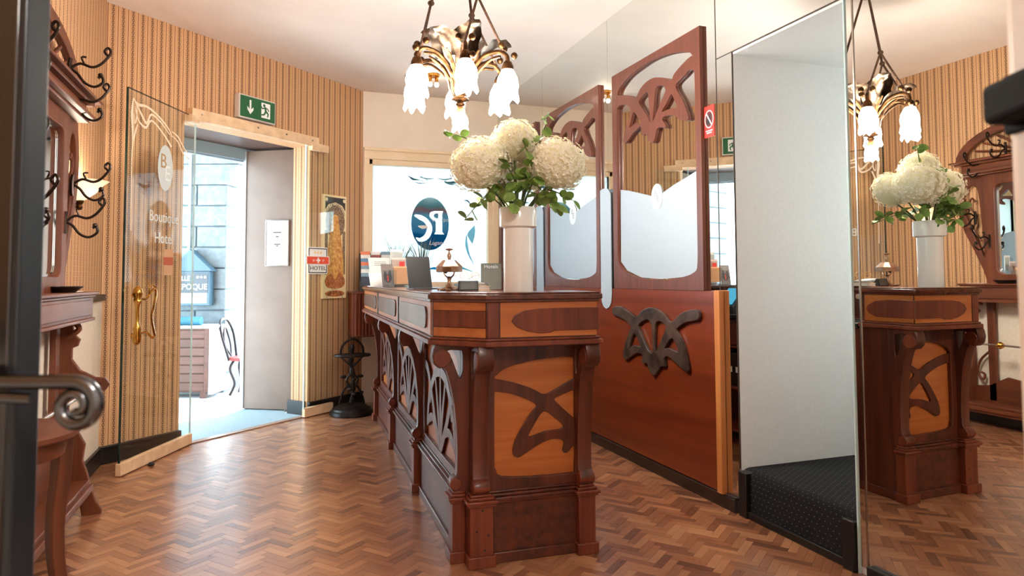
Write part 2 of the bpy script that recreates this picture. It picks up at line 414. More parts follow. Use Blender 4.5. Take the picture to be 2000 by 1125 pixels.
# ================================================================ THE SETTING
H = 3.08; XM = 2.307; XL = -1.03; YB = 6.858
WA = Vector((-1.029, 5.187, 0)); WD = Vector((0.754, 0.657, 0)).normalized(); WO = Vector((-WD.y, WD.x, 0))   # along the entrance wall, outwards
WROT = math.atan2(WD.y, WD.x); WLEN = 2.542
def wl(s, out, z): return WA + WD * s + WO * out + Vector((0, 0, z))
WM = frame(WD, WO, (0, 0, 1), WA)              # local (s, out, z) -> world
def WSZ(out): return frame((1, 0, 0), (0, 0, 1), (0, -1, 0), (0, out, 0))   # board (s, z) in wall-local space

# floor slab with herringbone parquet blocks
ROOM = [(-1.03, -2.0), (XM, -2.0), (XM, YB), (0.888, YB), (-1.029, 5.187)]
ROOMX = [(-1.12, -2.0), (XM + 0.10, -2.0), (XM + 0.10, YB + 0.08), (0.86, YB + 0.08), (-1.12, 5.22)]
def inside(x, y, poly=ROOM):
    r = False; n = len(poly)
    for i in range(n):
        (x0, y0), (x1, y1) = poly[i], poly[(i + 1) % n]
        if (y0 > y) != (y1 > y) and x < (x1 - x0) * (y - y0) / (y1 - y0) + x0: r = not r
    return r
floor = struct(MB().prism([(-1.28, -2.25), (2.56, -2.25), (2.56, 7.0), (0.84, 7.0), (-1.28, 5.25)], -0.12, -0.007).build('floor', mat('floor_joint', (46, 26, 16), 0.6)), 'herringbone parquet floor of warm brown oak blocks')
bw, bl, nb = 0.038, 0.152, 4
ang = math.radians(-6 + 45)
ca, sa = math.cos(ang), math.sin(ang)
def block_mesh():
    g = 0.0004; b = MB().box(-bl / 2 + g, bl / 2 - g, -bw / 2 + g, bw / 2 - g, -0.0065, 0.0)
    me = b.mesh('parquet_block', 0); me.materials.append(M_PARQ)
    at = me.attributes.new('grain', 'FLOAT_VECTOR', 'POINT')
    for i, v in enumerate(me.vertices): at.data[i].vector = v.co
    return me
blocks = []
for k in range(-230, 340):
    for j in range(-40, 40):
        for o in (0, 1):
            if o == 0: cx, cy, a = k + 2, k + 0.5 + 8 * j, ang
            else: cx, cy, a = k + 0.5, k + 1 + 8 * j + 2, ang + math.pi / 2
            cx *= bw; cy *= bw
            x = cx * ca - cy * sa; y = cx * sa + cy * ca
            if -1.12 < x < XM + 0.10 and -2 < y < YB + 0.08 and inside(x, y, ROOMX): blocks.append((x, y, a))
def vis(b):
    px, py, z = project((b[0], b[1], 0))
    if not (60 < px < 1680 and 0 < py < 1135 and z > 0.5): return False
    if 0.78 < b[0] - 0.04 * (b[1] - 2.84) < 1.4 and b[1] > 2.78: return False
    if b[0] > 1.38 and b[1] > 3.1: return False
    return True
seen = sorted([b for b in blocks if vis(b)], key=lambda b: project((b[0], b[1], 0))[2])
near = set(seen[:300])
bme = block_mesh()
for i, b in enumerate(seen[:300]):
    obj('parquet_block', bme, None, floor, loc=(b[0], b[1], random.uniform(-0.0003, 0.0002)), rot=(0, 0, b[2]))
vs, fs, gr = [], [], []
bv = [v.co.copy() for v in bme.vertices]; bf = [tuple(p.vertices) for p in bme.polygons]
for b in blocks:
    if b in near: continue
    o = len(vs); c, s_ = math.cos(b[2]), math.sin(b[2]); dz = random.uniform(-0.0003, 0.0002)
    for v in bv: vs.append((b[0] + v.x * c - v.y * s_, b[1] + v.x * s_ + v.y * c, v.z + dz)); gr.append(v)
    fs += [tuple(i + o for i in f) for f in bf]
me = bpy.data.meshes.new('parquet_blocks'); me.from_pydata(vs, [], fs); me.update()
at = me.attributes.new('grain', 'FLOAT_VECTOR', 'POINT'); at.data.foreach_set('vector', [c for v in gr for c in v])
o = obj('parquet_blocks', me, M_PARQ, floor); o['kind'] = 'stuff'

ceiling = struct(MB().prism([(-1.28, -2.25), (2.56, -2.25), (2.56, 7.1), (0.80, 7.1), (-1.28, 5.3)], H, H + 0.2).build('ceiling', M_CEIL))
struct(MB().box(-1.28, XL, -2.25, 5.187, 0, H).build('wall_left', M_WALLP))
MB().box(XL, XL + 0.012, -2, 5.18, 0.11, 1.08).build('wainscot', M_HERRW, bpy.data.objects['wall_left'])
struct(MB().box(XL, XL + 0.035, -2, 5.175, 1.075, 1.115).build('trim_1', M_BLACKP, bevel=0.004))
struct(MB().box(XL, XL + 0.03, -2, 5.16, 0, 0.115).build('baseboard_left', M_BLACKP, bevel=0.004))
# entrance wall (local x = along the wall, local y = outwards)
OP0, OP1, OPZ, TH = 0.585, 1.835, 2.41, 0.20
b = MB().box(-0.02, OP0, 0, TH, 0, H).box(OP0, OP1, 0, TH, OPZ, H).box(OP1, WLEN, 0, TH, 0, H)
we = struct(b.build('wall_entrance', M_WALLP, sharp=0)); we.location = WA; we.rotation_euler = (0, 0, WROT)
def in_wall(o): o.location = WA; o.rotation_euler = (0, 0, WROT); return o
b = MB().box(0.0, OP0, -0.02, 0.0, 0, 0.10).box(0.0, OP0, -0.03, 0.0, 0.10, 0.118).box(OP0 - 0.01, OP0 + 0.012, -0.02, TH, 0, 0.115)
in_wall(struct(b.build('baseboard_entrance', M_BLACKP, bevel=0.003)))
b = MB().box(OP1, WLEN, -0.02, 0.0, 0, 0.10).box(OP1, WLEN, -0.03, 0.0, 0.10, 0.118).box(OP1 - 0.02, OP1 + 0.005, 0.02, TH + 0.03, 0, 0.125)
in_wall(struct(b.build('baseboard_entrance', M_BLACKP, bevel=0.003)))
# back wall with the window opening
WX0, WX1, WZ0, WZ1 = 0.985, 2.19, 1.17, 2.35
b = MB().box(0.80, WX0, YB, YB + 0.25, 0, H).box(WX1, 2.56, YB, YB + 0.25, 0, H).box(WX0, WX1, YB, YB + 0.25, 0, WZ0).box(WX0, WX1, YB, YB + 0.25, WZ1, H)
wb = struct(b.build('wall_back', M_WALLC, sharp=0))
win = struct(thing('window_1', 'wide frosted shop window in a cream timber frame', None, (0, YB, 0))); del win['label']
win['label'] = 'wide frosted shop window in a cream timber frame'
if 'category' in win: del win['category']
cas = MB().box(0.895, 2.30, -0.03, 0, 2.40, 2.505).box(0.895, 2.30, -0.045, 0, 2.485, 2.515).box(0.895, 0.95, -0.03, 0, 1.12, 2.40).box(2.235, 2.30, -0.03, 0, 1.12, 2.40).build('casing', M_CREAM, win, 0.004)
MB().box(0.945, 0.985, -0.02, 0.06, 1.15, 2.40).box(2.185, 2.24, -0.02, 0.06, 1.15, 2.40).box(0.945, 2.24, -0.02, 0.06, 2.345, 2.40).box(0.945, 2.24, -0.02, 0.06, 1.12, 1.175).build('frame', M_CREAM, win, 0.005)
pane = MB().box(0.975, 2.195, 0.035, 0.041, 1.165, 2.355).build('pane', M_WINFROST, win)
# lettering and ornaments on the pane (seen from inside)
PZ = 0.0335
def wpane(name, loops, m, y=PZ): return board(name, loops, 0.002, m, XZ(y), pane)
OVX, OVZ = 1.578, 1.772
BL = [(1.715, 1.905), (1.62, 1.905), (1.578, 1.89), (1.568, 1.855), (1.588, 1.822), (1.628, 1.806), (1.636, 1.79), (1.636, 1.69), (1.618, 1.665), (1.725, 1.665), (1.704, 1.69), (1.704, 1.88)]
BC = [(1.662, 1.882), (1.628, 1.880), (1.612, 1.855), (1.630, 1.830), (1.662, 1.828)]
EL = ribbon([(1.415, 1.855), (1.475, 1.835), (1.535, 1.80), (1.572, 1.73), (1.545, 1.645), (1.48, 1.605), (1.43, 1.625)], [0.008, 0.026, 0.024, 0.028, 0.028, 0.022, 0.004])
wpane('oval_print', [oval(OVX, OVZ, 0.198, 0.272, 48), BL, BC, EL], M_OVALF)
wpane('letter_bar', [ribbon([(1.45, 1.745), (1.50, 1.735), (1.55, 1.74)], [0.004, 0.02, 0.012])], M_PAPER, PZ - 0.004)
text('lettering', 'elle Epo', 0.055, M_TEXTW, Matrix.Translation((1.685, PZ - 0.004, 1.815)) @ XZ(0), pane, 0.0004)
text('lettering', 'Lugano', 0.06, M_TEXTW, Matrix.Translation((1.65, PZ - 0.004, 1.575)) @ XZ(0), pane, 0.0004, shear=0.3)
for sx in (-1, 1):
    for pts, w in (([(0.02, 2.245), (0.08, 2.235), (0.17, 2.25), (0.10, 2.262)], [0.002, 0.006, 0.004, 0.001]),
                   ([(0.30, 2.262), (0.24, 2.225), (0.16, 2.205), (0.09, 2.21), (0.11, 2.23)], [0.001, 0.013, 0.014, 0.006, 0.002]),
                   ([(0.24, 2.20), (0.17, 2.185), (0.10, 2.195)], [0.001, 0.005, 0.001])):
        wpane('scroll_print', [ribbon([(1.64 + sx * x, z) for x, z in pts], w)], M_GREYTT)
wpane('fan_print', [[(2.055, 1.77), (1.985, 1.70), (1.97, 1.66), (2.005, 1.60), (2.03, 1.57), (2.05, 1.64), (2.06, 1.70)]], M_TEALT)
wpane('fan_print', [ribbon([(1.965, 1.66), (1.965, 1.56), (1.99, 1.46), (2.05, 1.34)], [0.004, 0.016, 0.01, 0.001])], M_TEALT)
wpane('fan_print', [ribbon([(1.82, 1.34), (1.93, 1.315), (2.04, 1.275)], [0.018, 0.012, 0.001])], M_TEALT)
wpane('fan_print', [ribbon([(1.93, 2.02), (1.98, 2.02), (2.03, 1.95)], [0.001, 0.009, 0.001])], M_GREYTT)
wpane('fan_print', [ribbon([(1.56, 1.30), (1.62, 1.315), (1.72, 1.29), (1.66, 1.27)], [0.004, 0.014, 0.008, 0.002])], M_TEALDT)

# right wall: mirror-clad, with the stair alcove
AY0, AY1, AZ = 2.222, 2.962, 2.386
b = MB().box(XM, XM + 0.25, -2.25, AY0, 0, H).box(XM, XM + 0.25, AY1, YB + 0.25, 0, H).box(XM, XM + 0.25, AY0, AY1, AZ, H)
wr = struct(b.build('wall_right', M_WHITEW, sharp=0))
g = 0.0012
def pane_m(y0, y1, z0, z1): return MB().box(XM - 0.006, XM - 0.0005, y0 + g, y1 - g, z0 + g, z1 - g).build('mirror_pane', M_MIRROR, wr, sharp=0)
for y0, y1, z0, z1 in ((5.604, 6.857, 0.06, 3.079), (4.365, 5.604, 0.06, 3.079), (3.102, 4.365, 0.06, 3.079), (2.966, 3.102, 0.06, 2.400),
                       (AY0 + 0.004, 3.102, 2.400, 3.079), (2.180, 2.216, 0.03, 3.079), (1.0, 2.174, 0.03, 3.079), (-0.1, 1.0, 0.03, 3.079)): pane_m(y0, y1, z0, z1)
for y, z0, z1 in ((3.102, 0.08, 3.079), (2.966, 0.23, 2.40)):
    MB().box(XM - 0.008, XM - 0.001, y - 0.0018, y + 0.0018, z0, z1).build('pane_joint', mat('joint_dark', (60, 44, 34), 0.5), wr)
MB().box(XM - 0.008, XM - 0.001, AY0, 3.102, 2.398, 2.403).build('pane_joint', MATS['joint_dark'], wr)
MB().box(XM - 0.009, XM - 0.001, 2.1735, 2.1805, 0.03, 3.079).build('brass_strip', M_STEEL, wr)
MB().box(XM - 0.012, XM + 0.004, 2.215, 2.2225, 0.0, 3.079).build('glass_edge_strip', M_GLEDGE2, wr)
# alcove shell
wa = struct(MB().box(XM + 0.25, 4.15, AY1, AY1 + 0.2, 0, 2.7).box(XM + 0.25, 4.15, AY0 - 0.2, AY0, 0, 2.7).box(XM + 0.25, 4.15, AY0 - 0.2, AY1 + 0.2, AZ, 2.7)
            .box(3.95, 4.15, AY0, AY1, 0, 1.0).box(3.95, 4.15, AY0, AY1, 2.2, AZ).box(3.95, 4.15, AY0, AY0 + 0.08, 1.0, 2.2).box(3.95, 4.15, AY1 - 0.08, AY1, 1.0, 2.2)
            .box(XM + 0.25, 4.15, AY0 - 0.2, AY1 + 0.2, -0.1, 0.0).build('wall_alcove', M_WHITEW, sharp=0))
w2 = struct(thing('added_window', 'small unseen window added to light the alcove', None, (4.05, 2.59, 1.6)))  # out-of-view window added to bring bluish daylight onto the alcove wall
if 'category' in w2: del w2['category']
MB().box(-0.03, 0.03, -0.29, -0.25, -0.6, 0.6).box(-0.03, 0.03, 0.25, 0.29, -0.6, 0.6).box(-0.03, 0.03, -0.29, 0.29, -0.6, -0.55).box(-0.03, 0.03, -0.29, 0.29, 0.55, 0.6).build('frame', M_PORC, w2)
MB().box(-0.003, 0.003, -0.25, 0.25, -0.55, 0.55).build('pane', m_translucent('added_window_frost', (236, 232, 224), 0.85), w2)
# carpeted step
st = thing('carpeted_step', 'black dotted carpet step up into the white alcove', 'step', (XM, 2.59, 0))
prof = [(-0.004, 0.03), (-0.004, 0.19), (0.004, 0.214), (0.018, 0.228), (0.04, 0.234), (1.62, 0.234), (1.62, 0.03)]
MB().prism(prof, -0.366, 0.366, frame((1, 0, 0), (0, 0, 1), (0, -1, 0))).build('carpet', M_CARPET, st, sharp=50)
for y in (-0.333, 0.335):
    MB().box(-0.03, 0.02, y - 0.03, y + 0.03, 0.0, 0.225 if y > 0 else 0.205).build('edge_post', M_BLACKP, st, 0.005)
MB().box(-0.02, 0.0, -0.366, 0.366, 0.0, 0.035).build('kick_strip', M_BLACKP, st, 0.003)
struct(MB().box(XM - 0.03, XM - 0.006, 2.985, 6.85, 0, 0.068).box(XM - 0.024, XM - 0.006, 2.985, 6.85, 0.068, 0.076).build('baseboard_right', M_BASEB, bevel=0.003))
struct(MB().box(XM - 0.03, XM - 0.006, -0.1, 2.165, 0, 0.05).build('baseboard_right', M_BLACKP, bevel=0.003))
# partition behind / beside the camera
FJ = Vector((0.88, 0.585, 0)); FD = (Vector((2.307, -0.05, 0)) - FJ); FL = FD.length; FD.normalize()
FM = frame(FD, Vector((-FD.y, FD.x, 0)), (0, 0, 1), FJ)
wf = struct(MB().box(0.0, FL, -0.12, 0.0, 0, H).box(-1.9, 0.0, -0.12, 0.0, 2.4, H).build('wall_front', M_WHITEW, sharp=0)); wf.matrix_world = FM
struct(MB().box(-1.28, 2.56, -2.25, -2.0, 0, H).build('wall_rear', M_WHITEW, sharp=0))

# ---------------------------------------------------------------- outside the door
struct(MB().box(-14, 16, 4.6, 26, -0.16, -0.13).build('pavement', M_PAVE))
struct(in_wall(MB().prism([(-0.4, 0.2), (2.6, 0.2), (4.5, 0.9), (4.5, 8.0), (-3.0, 8.0), (-3.0, 0.9)], -0.13, -0.004).build('pavement_slab', M_PAVE)), 'pale street pavement outside the glass door')
mt = in_wall(MB().prism([(0.60, 0.03), (1.82, 0.03), (1.82, 0.26), (1.93, 0.40), (1.86, 0.78), (1.48, 0.64), (0.62, 0.78)], -0.006, 0.004).build('door_mat', M_MAT))
tag(mt, 'blue-grey entrance mat in the doorway beyond the threshold', 'mat')
in_wall(struct(MB().box(0.60, 1.84, -0.03, 0.03, -0.004, 0.008).build('threshold', wood('threshold_wood', (120, 84, 66), (176, 146, 124), 'x', 0.3))))
# vestibule: soffit, side leaf, outer head frame
in_wall(struct(MB().box(0.2, 2.3, TH, 0.95, 2.44, 2.6).build('vestibule_soffit', mat('brown_soffit', (74, 50, 40), 0.5))))
in_wall(struct(MB().box(0.1, 2.3, 0.75, 0.82, 2.335, 2.44).box(0.1, 2.3, 0.77, 0.80, 2.315, 2.335).build('trim_2', mat('blue_grey_frame', (150, 176, 192), 0.35))))
in_wall(struct(MB().box(-0.3, 0.2, TH, 0.95, 0, 2.6).build('wall_vestibule', M_PAINTD)))
in_wall(struct(MB().prism([(1.965, TH), (2.4, TH), (2.4, 0.95), (2.0, 0.95)], 0, 2.6).build('wall_vestibule', M_PAINTD)))
dl = thing('door_3', 'taupe painted outer door leaf folded back beside the entrance', None); struct(dl);
# folded-back outer leaf: local x along the leaf
p0 = wl(1.965, 0.27, 0); p1 = wl(1.80, 0.78, 0); dv = (p1 - p0); LL = dv.length; dv.normalize()
dl.matrix_world = frame(dv, Vector((-dv.y, dv.x, 0)), (0, 0, 1), p0)
MB().box(0, LL, 0, 0.05, 0.012, 2.42).build('leaf', M_PAINTD, dl, 0.004)
MB().box(LL - 0.03, LL + 0.008, -0.012, 0.06, 0.012, 2.42).build('edge_strip', mat('grey_edge', (176, 182, 186), 0.3), dl, 0.003)
nt = thing('notice_plate', 'clear framed notice plate on the taupe outer door leaf', 'notice'); nt.matrix_world = dl.matrix_world
MB().box(0.06, 0.30, 0.054, 0.058, 1.33, 1.76).build('plate', mat('notice_silver', (198, 186, 180), 0.15, 0.3), nt, 0.003)
b = MB()
for a_, b_, z in ((0.06, 0.30, 1.33), (0.06, 0.30, 1.755)): b.box(a_, b_, 0.058, 0.064, z, z + 0.006)
for a_ in (0.06, 0.294): b.box(a_, a_ + 0.006, 0.058, 0.064, 1.33, 1.76)
b.build('plate_frame', M_CHROME, nt)
for z, w in ((1.64, 0.08), (1.60, 0.03), (1.53, 0.06), (1.515, 0.02)):
    MB().box(0.18 - w / 2, 0.18 + w / 2, 0.058, 0.0586, z, z + 0.008).build('print_line', M_TEXTD, nt)

# ---------------------------------------------------------------- glass entrance door leaf (open)
g0 = Vector((-0.838, 4.839, 0)); g1 = Vector((-0.517, 5.605, 0)); gd = (g1 - g0); GL = gd.length; gd.normalize()
door = struct(thing('door_1', 'frameless glass door standing open with etched ornaments', None)); door.matrix_world = frame(gd, Vector((-gd.y, gd.x, 0)), (0, 0, 1), g0)
leaf = MB().box(0.004, GL, -0.005, 0.005, 0.07, 2.425).build('glass_leaf', M_GLASS, door)
MB().box(-0.004, 0.004, -0.0055, 0.0055, 0.07, 2.425).build('glass_edge', M_GLEDGE, door)
MB().box(0.0, GL, -0.0055, 0.0055, 2.424, 2.428).build('glass_edge', M_GLEDGE, door)
MB().box(GL - 0.002, GL + 0.004, -0.0055, 0.0055, 0.07, 2.425).build('glass_edge', M_GLEDGE2, door)
MB().box(-0.01, GL + 0.006, -0.018, 0.018, 0.006, 0.082).build('bottom_rail', M_BEIGE, door, 0.004)
MB().box(GL - 0.10, GL + 0.01, -0.03, 0.03, 2.375, 2.432).build('top_pivot', M_BEIGE, door, 0.004)
MB().lathe([(0.018, 0), (0.024, 0.012), (0.012, 0.022)], 12, (0.26, -0.05, 0.0)).build('door_stop', M_BLKPL, door)
DS = lambda y: frame((1, 0, 0), (0, 0, 1), (0, -1, 0), (0, y, 0))
def etch(name, loops, m=M_ETCH, y=-0.0062): return board(name, loops, 0.0008, m, DS(y), leaf)
ZT = 2.37
for pts, w in (([(0.05, ZT), (0.10, ZT - 0.03), (0.20, ZT - 0.02), (0.33, ZT - 0.05), (0.46, ZT - 0.11), (0.50, ZT - 0.16)], [0.004, 0.010, 0.008, 0.007, 0.006, 0.002]),
               ([(0.06, ZT - 0.01), (0.13, ZT - 0.075), (0.20, ZT - 0.13), (0.25, ZT - 0.06), (0.36, ZT - 0.085), (0.48, ZT - 0.15)], [0.003, 0.008, 0.01, 0.007, 0.006, 0.003]),
               ([(0.07, ZT - 0.05), (0.11, ZT - 0.13), (0.19, ZT - 0.16), (0.26, ZT - 0.10), (0.40, ZT - 0.16), (0.50, ZT - 0.23)], [0.002, 0.006, 0.009, 0.006, 0.006, 0.009]),
               ([(0.50, ZT - 0.12), (0.58, ZT - 0.14), (0.66, ZT - 0.20), (0.71, ZT - 0.235), (0.70, ZT - 0.215)], [0.003, 0.006, 0.005, 0.004, 0.002]),
               ([(0.50, ZT - 0.15), (0.58, ZT - 0.175), (0.66, ZT - 0.25), (0.75, ZT - 0.275)], [0.002, 0.005, 0.004, 0.004]),
               ([(0.05, ZT), (0.04, ZT - 0.10), (0.05, ZT - 0.2), (0.055, ZT - 0.30)], [0.004, 0.012, 0.01, 0.004]),
               ([(0.10, ZT - 0.16), (0.07, ZT - 0.24), (0.05, ZT - 0.34), (0.05, ZT - 0.55), (0.055, ZT - 0.85)], [0.006, 0.007, 0.004, 0.0035, 0.003]),
               ([(0.085, ZT - 0.03), (0.09, ZT - 0.11), (0.07, ZT - 0.16), (0.06, ZT - 0.10)], [0.003, 0.006, 0.005, 0.002])):
    etch('etched_scroll', [ribbon(pts, w)])
etch('etched_oval', [oval(0.432, 1.98, 0.092, 0.158, 40)], M_ETCHW)
text('etched_letter', 'B', 0.14, mat('letter_gold', (176, 140, 96), 0.5), Matrix.Translation((0.405, -0.0075, 2.02)) @ DS(0), leaf)
text('etched_letter', 'E', 0.15, mat('letter_pale', (232, 236, 236), 0.5), Matrix.Translation((0.455, -0.0075, 1.94)) @ DS(0), leaf)
text('etched_lettering', 'Boutique', 0.105, M_ETCHW, Matrix.Translation((0.43, -0.0065, 1.635)) @ DS(0), leaf, sx=0.95)
text('etched_lettering', 'Hotel', 0.105, M_ETCHW, Matrix.Translation((0.43, -0.0065, 1.49)) @ DS(0), leaf, sx=0.95)
# brass pull handle
hd = MB().lathe([(0.012, 0.80), (0.026, 0.815), (0.030, 0.85), (0.022, 0.88), (0.026, 0.90), (0.016, 0.925), (0.011, 0.95), (0.011, 1.03), (0.016, 1.055), (0.026, 1.075), (0.022, 1.095), (0.030, 1.12), (0.026, 1.15), (0.012, 1.165), (0.001, 1.175)], 12, (0.09, -0.04, 0)).build('pull_handle', M_BRASS, door)
MB().tube(catmull([(0.10, -0.05, 1.09), (0.15, -0.06, 1.09), (0.19, -0.065, 1.13), (0.225, -0.07, 1.15), (0.24, -0.07, 1.11), (0.215, -0.07, 1.02), (0.195, -0.07, 0.97), (0.22, -0.07, 0.89), (0.235, -0.07, 0.845), (0.21, -0.065, 0.835), (0.17, -0.06, 0.87), (0.10, -0.05, 0.87)], 5), 0.008, 8).build('handle_loop', M_BRASS, hd)
MB().tube(catmull([(0.175, -0.065, 1.11), (0.175, -0.065, 1.16), (0.205, -0.07, 1.175), (0.245, -0.07, 1.155)], 5), 0.006, 8).build('handle_curl', M_BRASS, hd)
for z in (0.86, 1.11): MB().cyl((0.09, -0.04, z), (0.09, -0.004, z), 0.012).build('handle_mount', M_BRASS, hd)
# header beam and fixed sidelight (wall-local)
in_wall(struct(MB().box(0.60, 1.88, -0.07, 0.0, 2.405, 2.485).build('trim_3', M_BEIGE, bevel=0.004)))
b = MB()
for i in range(14): b.box(0.62, 1.86, -0.066 + i * 0.0045, -0.0635 + i * 0.0045, 2.400, 2.406)
in_wall(struct(b.build('trim_4', M_BEIGE)))
for s_ in (0.68, 1.2, 1.5, 1.8):
    in_wall(struct(MB().cyl((s_, -0.0705, 2.447), (s_, -0.072, 2.447), 0.008).build('trim_3_screw', M_STEEL)))
sl = struct(thing('window_3', 'fixed glass sidelight right of the doorway', None)); in_wall(sl)
MB().box(1.745, 2.09, -0.055, -0.045, 0.075, 2.40).build('pane', M_GLASS, sl)
MB().box(1.740, 1.748, -0.056, -0.044, 0.075, 2.40).build('glass_edge', M_GLEDGE2, sl)
MB().box(1.745, 2.09, -0.068, -0.032, 0.006, 0.085).build('bottom_rail', M_BEIGE, sl, 0.004)
MB().box(1.80, 2.00, -0.075, -0.025, 2.365, 2.43).build('top_clamp', M_BEIGE, sl, 0.004)
# hotel rating sticker on the sidelight
hs = thing('hotel_sticker', 'white and red star-rating hotel sticker on the sidelight glass', 'sticker'); in_wall(hs)
HSX, HSZ = 1.89, 1.375
bd = lambda n, L, m, y: board(n, L, 0.0015, m, WSZ(y), hs)
bd('backing', [rrect(HSX - 0.12, HSX + 0.12, HSZ - 0.12, HSZ + 0.12, 0.015)], M_PAPER, -0.058)
bd('border', [rrect(HSX - 0.112, HSX + 0.112, HSZ - 0.112, HSZ + 0.112, 0.010), rrect(HSX - 0.104, HSX + 0.104, HSZ - 0.104, HSZ + 0.104, 0.008)], M_TEXTD, -0.0595)
bd('red_band', [rrect(HSX - 0.14, HSX + 0.14, HSZ - 0.035, HSZ + 0.04, 0.006)], M_PAPER, -0.0605)
bd('red_band', [rrect(HSX - 0.132, HSX + 0.132, HSZ - 0.03, HSZ + 0.035, 0.004)], M_REDB, -0.062)
bd('white_cross', [[(HSX + x, HSZ + 0.0025 + z) for x, z in ((-.008, -.024), (.008, -.024), (.008, -.008), (.024, -.008), (.024, .008), (.008, .008), (.008, .024), (-.008, .024), (-.008, .008), (-.024, .008), (-.024, -.008), (-.008, -.008))]], M_PAPER, -0.0635)
text('lettering', 'HOTEL', 0.05, M_TEXTD, Matrix.Translation((HSX, -0.0615, HSZ - 0.07)) @ WSZ(0), hs, sx=1.25)
text('lettering', '20', 0.026, M_PAPER, Matrix.Translation((HSX - 0.055, -0.0635, HSZ)) @ WSZ(0), hs)
text('lettering', '27', 0.026, M_PAPER, Matrix.Translation((HSX + 0.06, -0.0635, HSZ)) @ WSZ(0), hs)
for i in range(3):
    bd('gold_star', [[(HSX + (i - 1) * 0.035 + (0.016 if k % 2 == 0 else 0.007) * math.sin(k * math.pi / 5), HSZ + 0.072 + (0.016 if k % 2 == 0 else 0.007) * math.cos(k * math.pi / 5)) for k in range(10)]], mat('star_gold', (246, 206, 140), 0.5), -0.0595)
# second red sticker low on the glass leaf (seen through it)
etch('red_label', [rrect(0.435, 0.545, 1.24, 1.42, 0.01)], mat('label_tan', (196, 150, 112), 0.6))
etch('red_label', [rrect(0.43, 0.55, 1.31, 1.365, 0.004)], mat('label_red', (176, 84, 56), 0.6), -0.0068)

# exit sign
ex = thing('exit_sign', 'green emergency exit sign with arrow and running figure above the doorway', 'sign'); in_wall(ex)
EX0, EX1, EZ0, EZ1 = 1.03, 1.375, 2.515, 2.685
MB().box(EX0 - 0.012, EX1 + 0.012, -0.06, -0.001, EZ0 - 0.012, EZ1 + 0.012).build('housing', mat('sign_housing', (206, 200, 194), 0.4), ex, 0.006)
MB().box(EX0, EX1, -0.064, -0.06, EZ0, EZ1).build('face', M_GREEN, ex)
sg = lambda n, L, m=M_TEXTW, y=-0.0648: board(n, L, 0.001, m, WSZ(y), ex)
cx = 1.125
sg('arrow', [[(cx - 0.008, 2.66), (cx + 0.008, 2.66), (cx + 0.008, 2.585), (cx + 0.030, 2.605), (cx + 0.030, 2.582), (cx, 2.545), (cx - 0.030, 2.582), (cx - 0.030, 2.605), (cx - 0.008, 2.585)]])
sg('doorway', [rrect(1.235, 1.325, 2.54, 2.665, 0.002)])
gx = 1.275
sg('runner', [oval(gx - 0.012, 2.644, 0.012, 0.012, 16)], M_GREEN, -0.0656)
for pts, w in (([(gx - 0.005, 2.632), (gx + 0.006, 2.595)], [0.010, 0.009]), ([(gx + 0.004, 2.597), (gx + 0.028, 2.580), (gx + 0.022, 2.552)], [0.008, 0.007, 0.005]),
               ([(gx + 0.002, 2.595), (gx - 0.012, 2.570), (gx - 0.042, 2.562)], [0.008, 0.007, 0.005]), ([(gx, 2.628), (gx + 0.026, 2.618), (gx + 0.034, 2.600)], [0.005, 0.005, 0.004]),
               ([(gx - 0.006, 2.628), (gx - 0.03, 2.615), (gx - 0.04, 2.632)], [0.005, 0.005, 0.004])):
    sg('runner', [ribbon(pts, w, 3)], M_GREEN, -0.0656)

# poster panel: a plain ornamental panel in the same colours, with its lettering
po = thing('champagne_poster', 'tall narrow cream and gold advertising panel beside the doorway', 'poster'); in_wall(po)
PX0, PX1, PZ0, PZ1 = 1.985, 2.285, 1.03, 1.99; pc = (PX0 + PX1) / 2
MB().box(PX0, PX1, -0.03, -0.001, PZ0, PZ1).build('panel', mat('poster_cream', (240, 216, 168), 0.4), po, 0.002)
pb = lambda n, L, m, y=-0.0308: board(n, L, 0.001, m, WSZ(y), po)
M_PB = mat('poster_black', (58, 44, 36), 0.5); M_PG = noisy('poster_gold', (196, 120, 52), (238, 190, 106), 40, 0.5); M_PM = noisy('poster_mosaic', (92, 66, 52), (176, 138, 100), 60, 0.5); M_PR = noisy('poster_russet', (150, 74, 38), (214, 140, 80), 50, 0.5)
pb('top_corner_field', [[(PX0 + .02, 1.97), (PX1 - .02, 1.97), (PX1 - .02, 1.85), (pc + .09, 1.90), (pc, 1.925), (pc - .09, 1.90), (PX0 + .02, 1.85)]], M_PB)
pb('oval_field', [oval(pc, 1.74, 0.125, 0.155)], M_PM)
pb('gold_column', [sm([(pc - .05, 1.72), (pc - .03, 1.80), (pc + .03, 1.80), (pc + .05, 1.72), (pc + .10, 1.45), (pc + .11, 1.22), (pc + .06, 1.16), (pc - .06, 1.16), (pc - .11, 1.22), (pc - .10, 1.45)])], M_PG, -0.0316)
pb('russet_base', [sm([(pc - .13, 1.20), (pc - .06, 1.26), (pc, 1.21), (pc + .06, 1.27), (pc + .13, 1.20), (pc + .09, 1.13), (pc - .09, 1.13)])], M_PR, -0.0322)
for sx in (-1, 1):
    pb('side_field', [rrect(pc + sx * 0.115 - 0.018, pc + sx * 0.115 + 0.018, 1.25, 1.66, 0.015)], M_PM, -0.0312)
    pb('corner_disc', [oval(pc + sx * 0.115, 1.945, 0.017, 0.017, 16)], mat('poster_cream', ()), -0.0316)
pb('foot_field', [oval(pc, 1.075, 0.125, 0.03, 24)], M_PR)
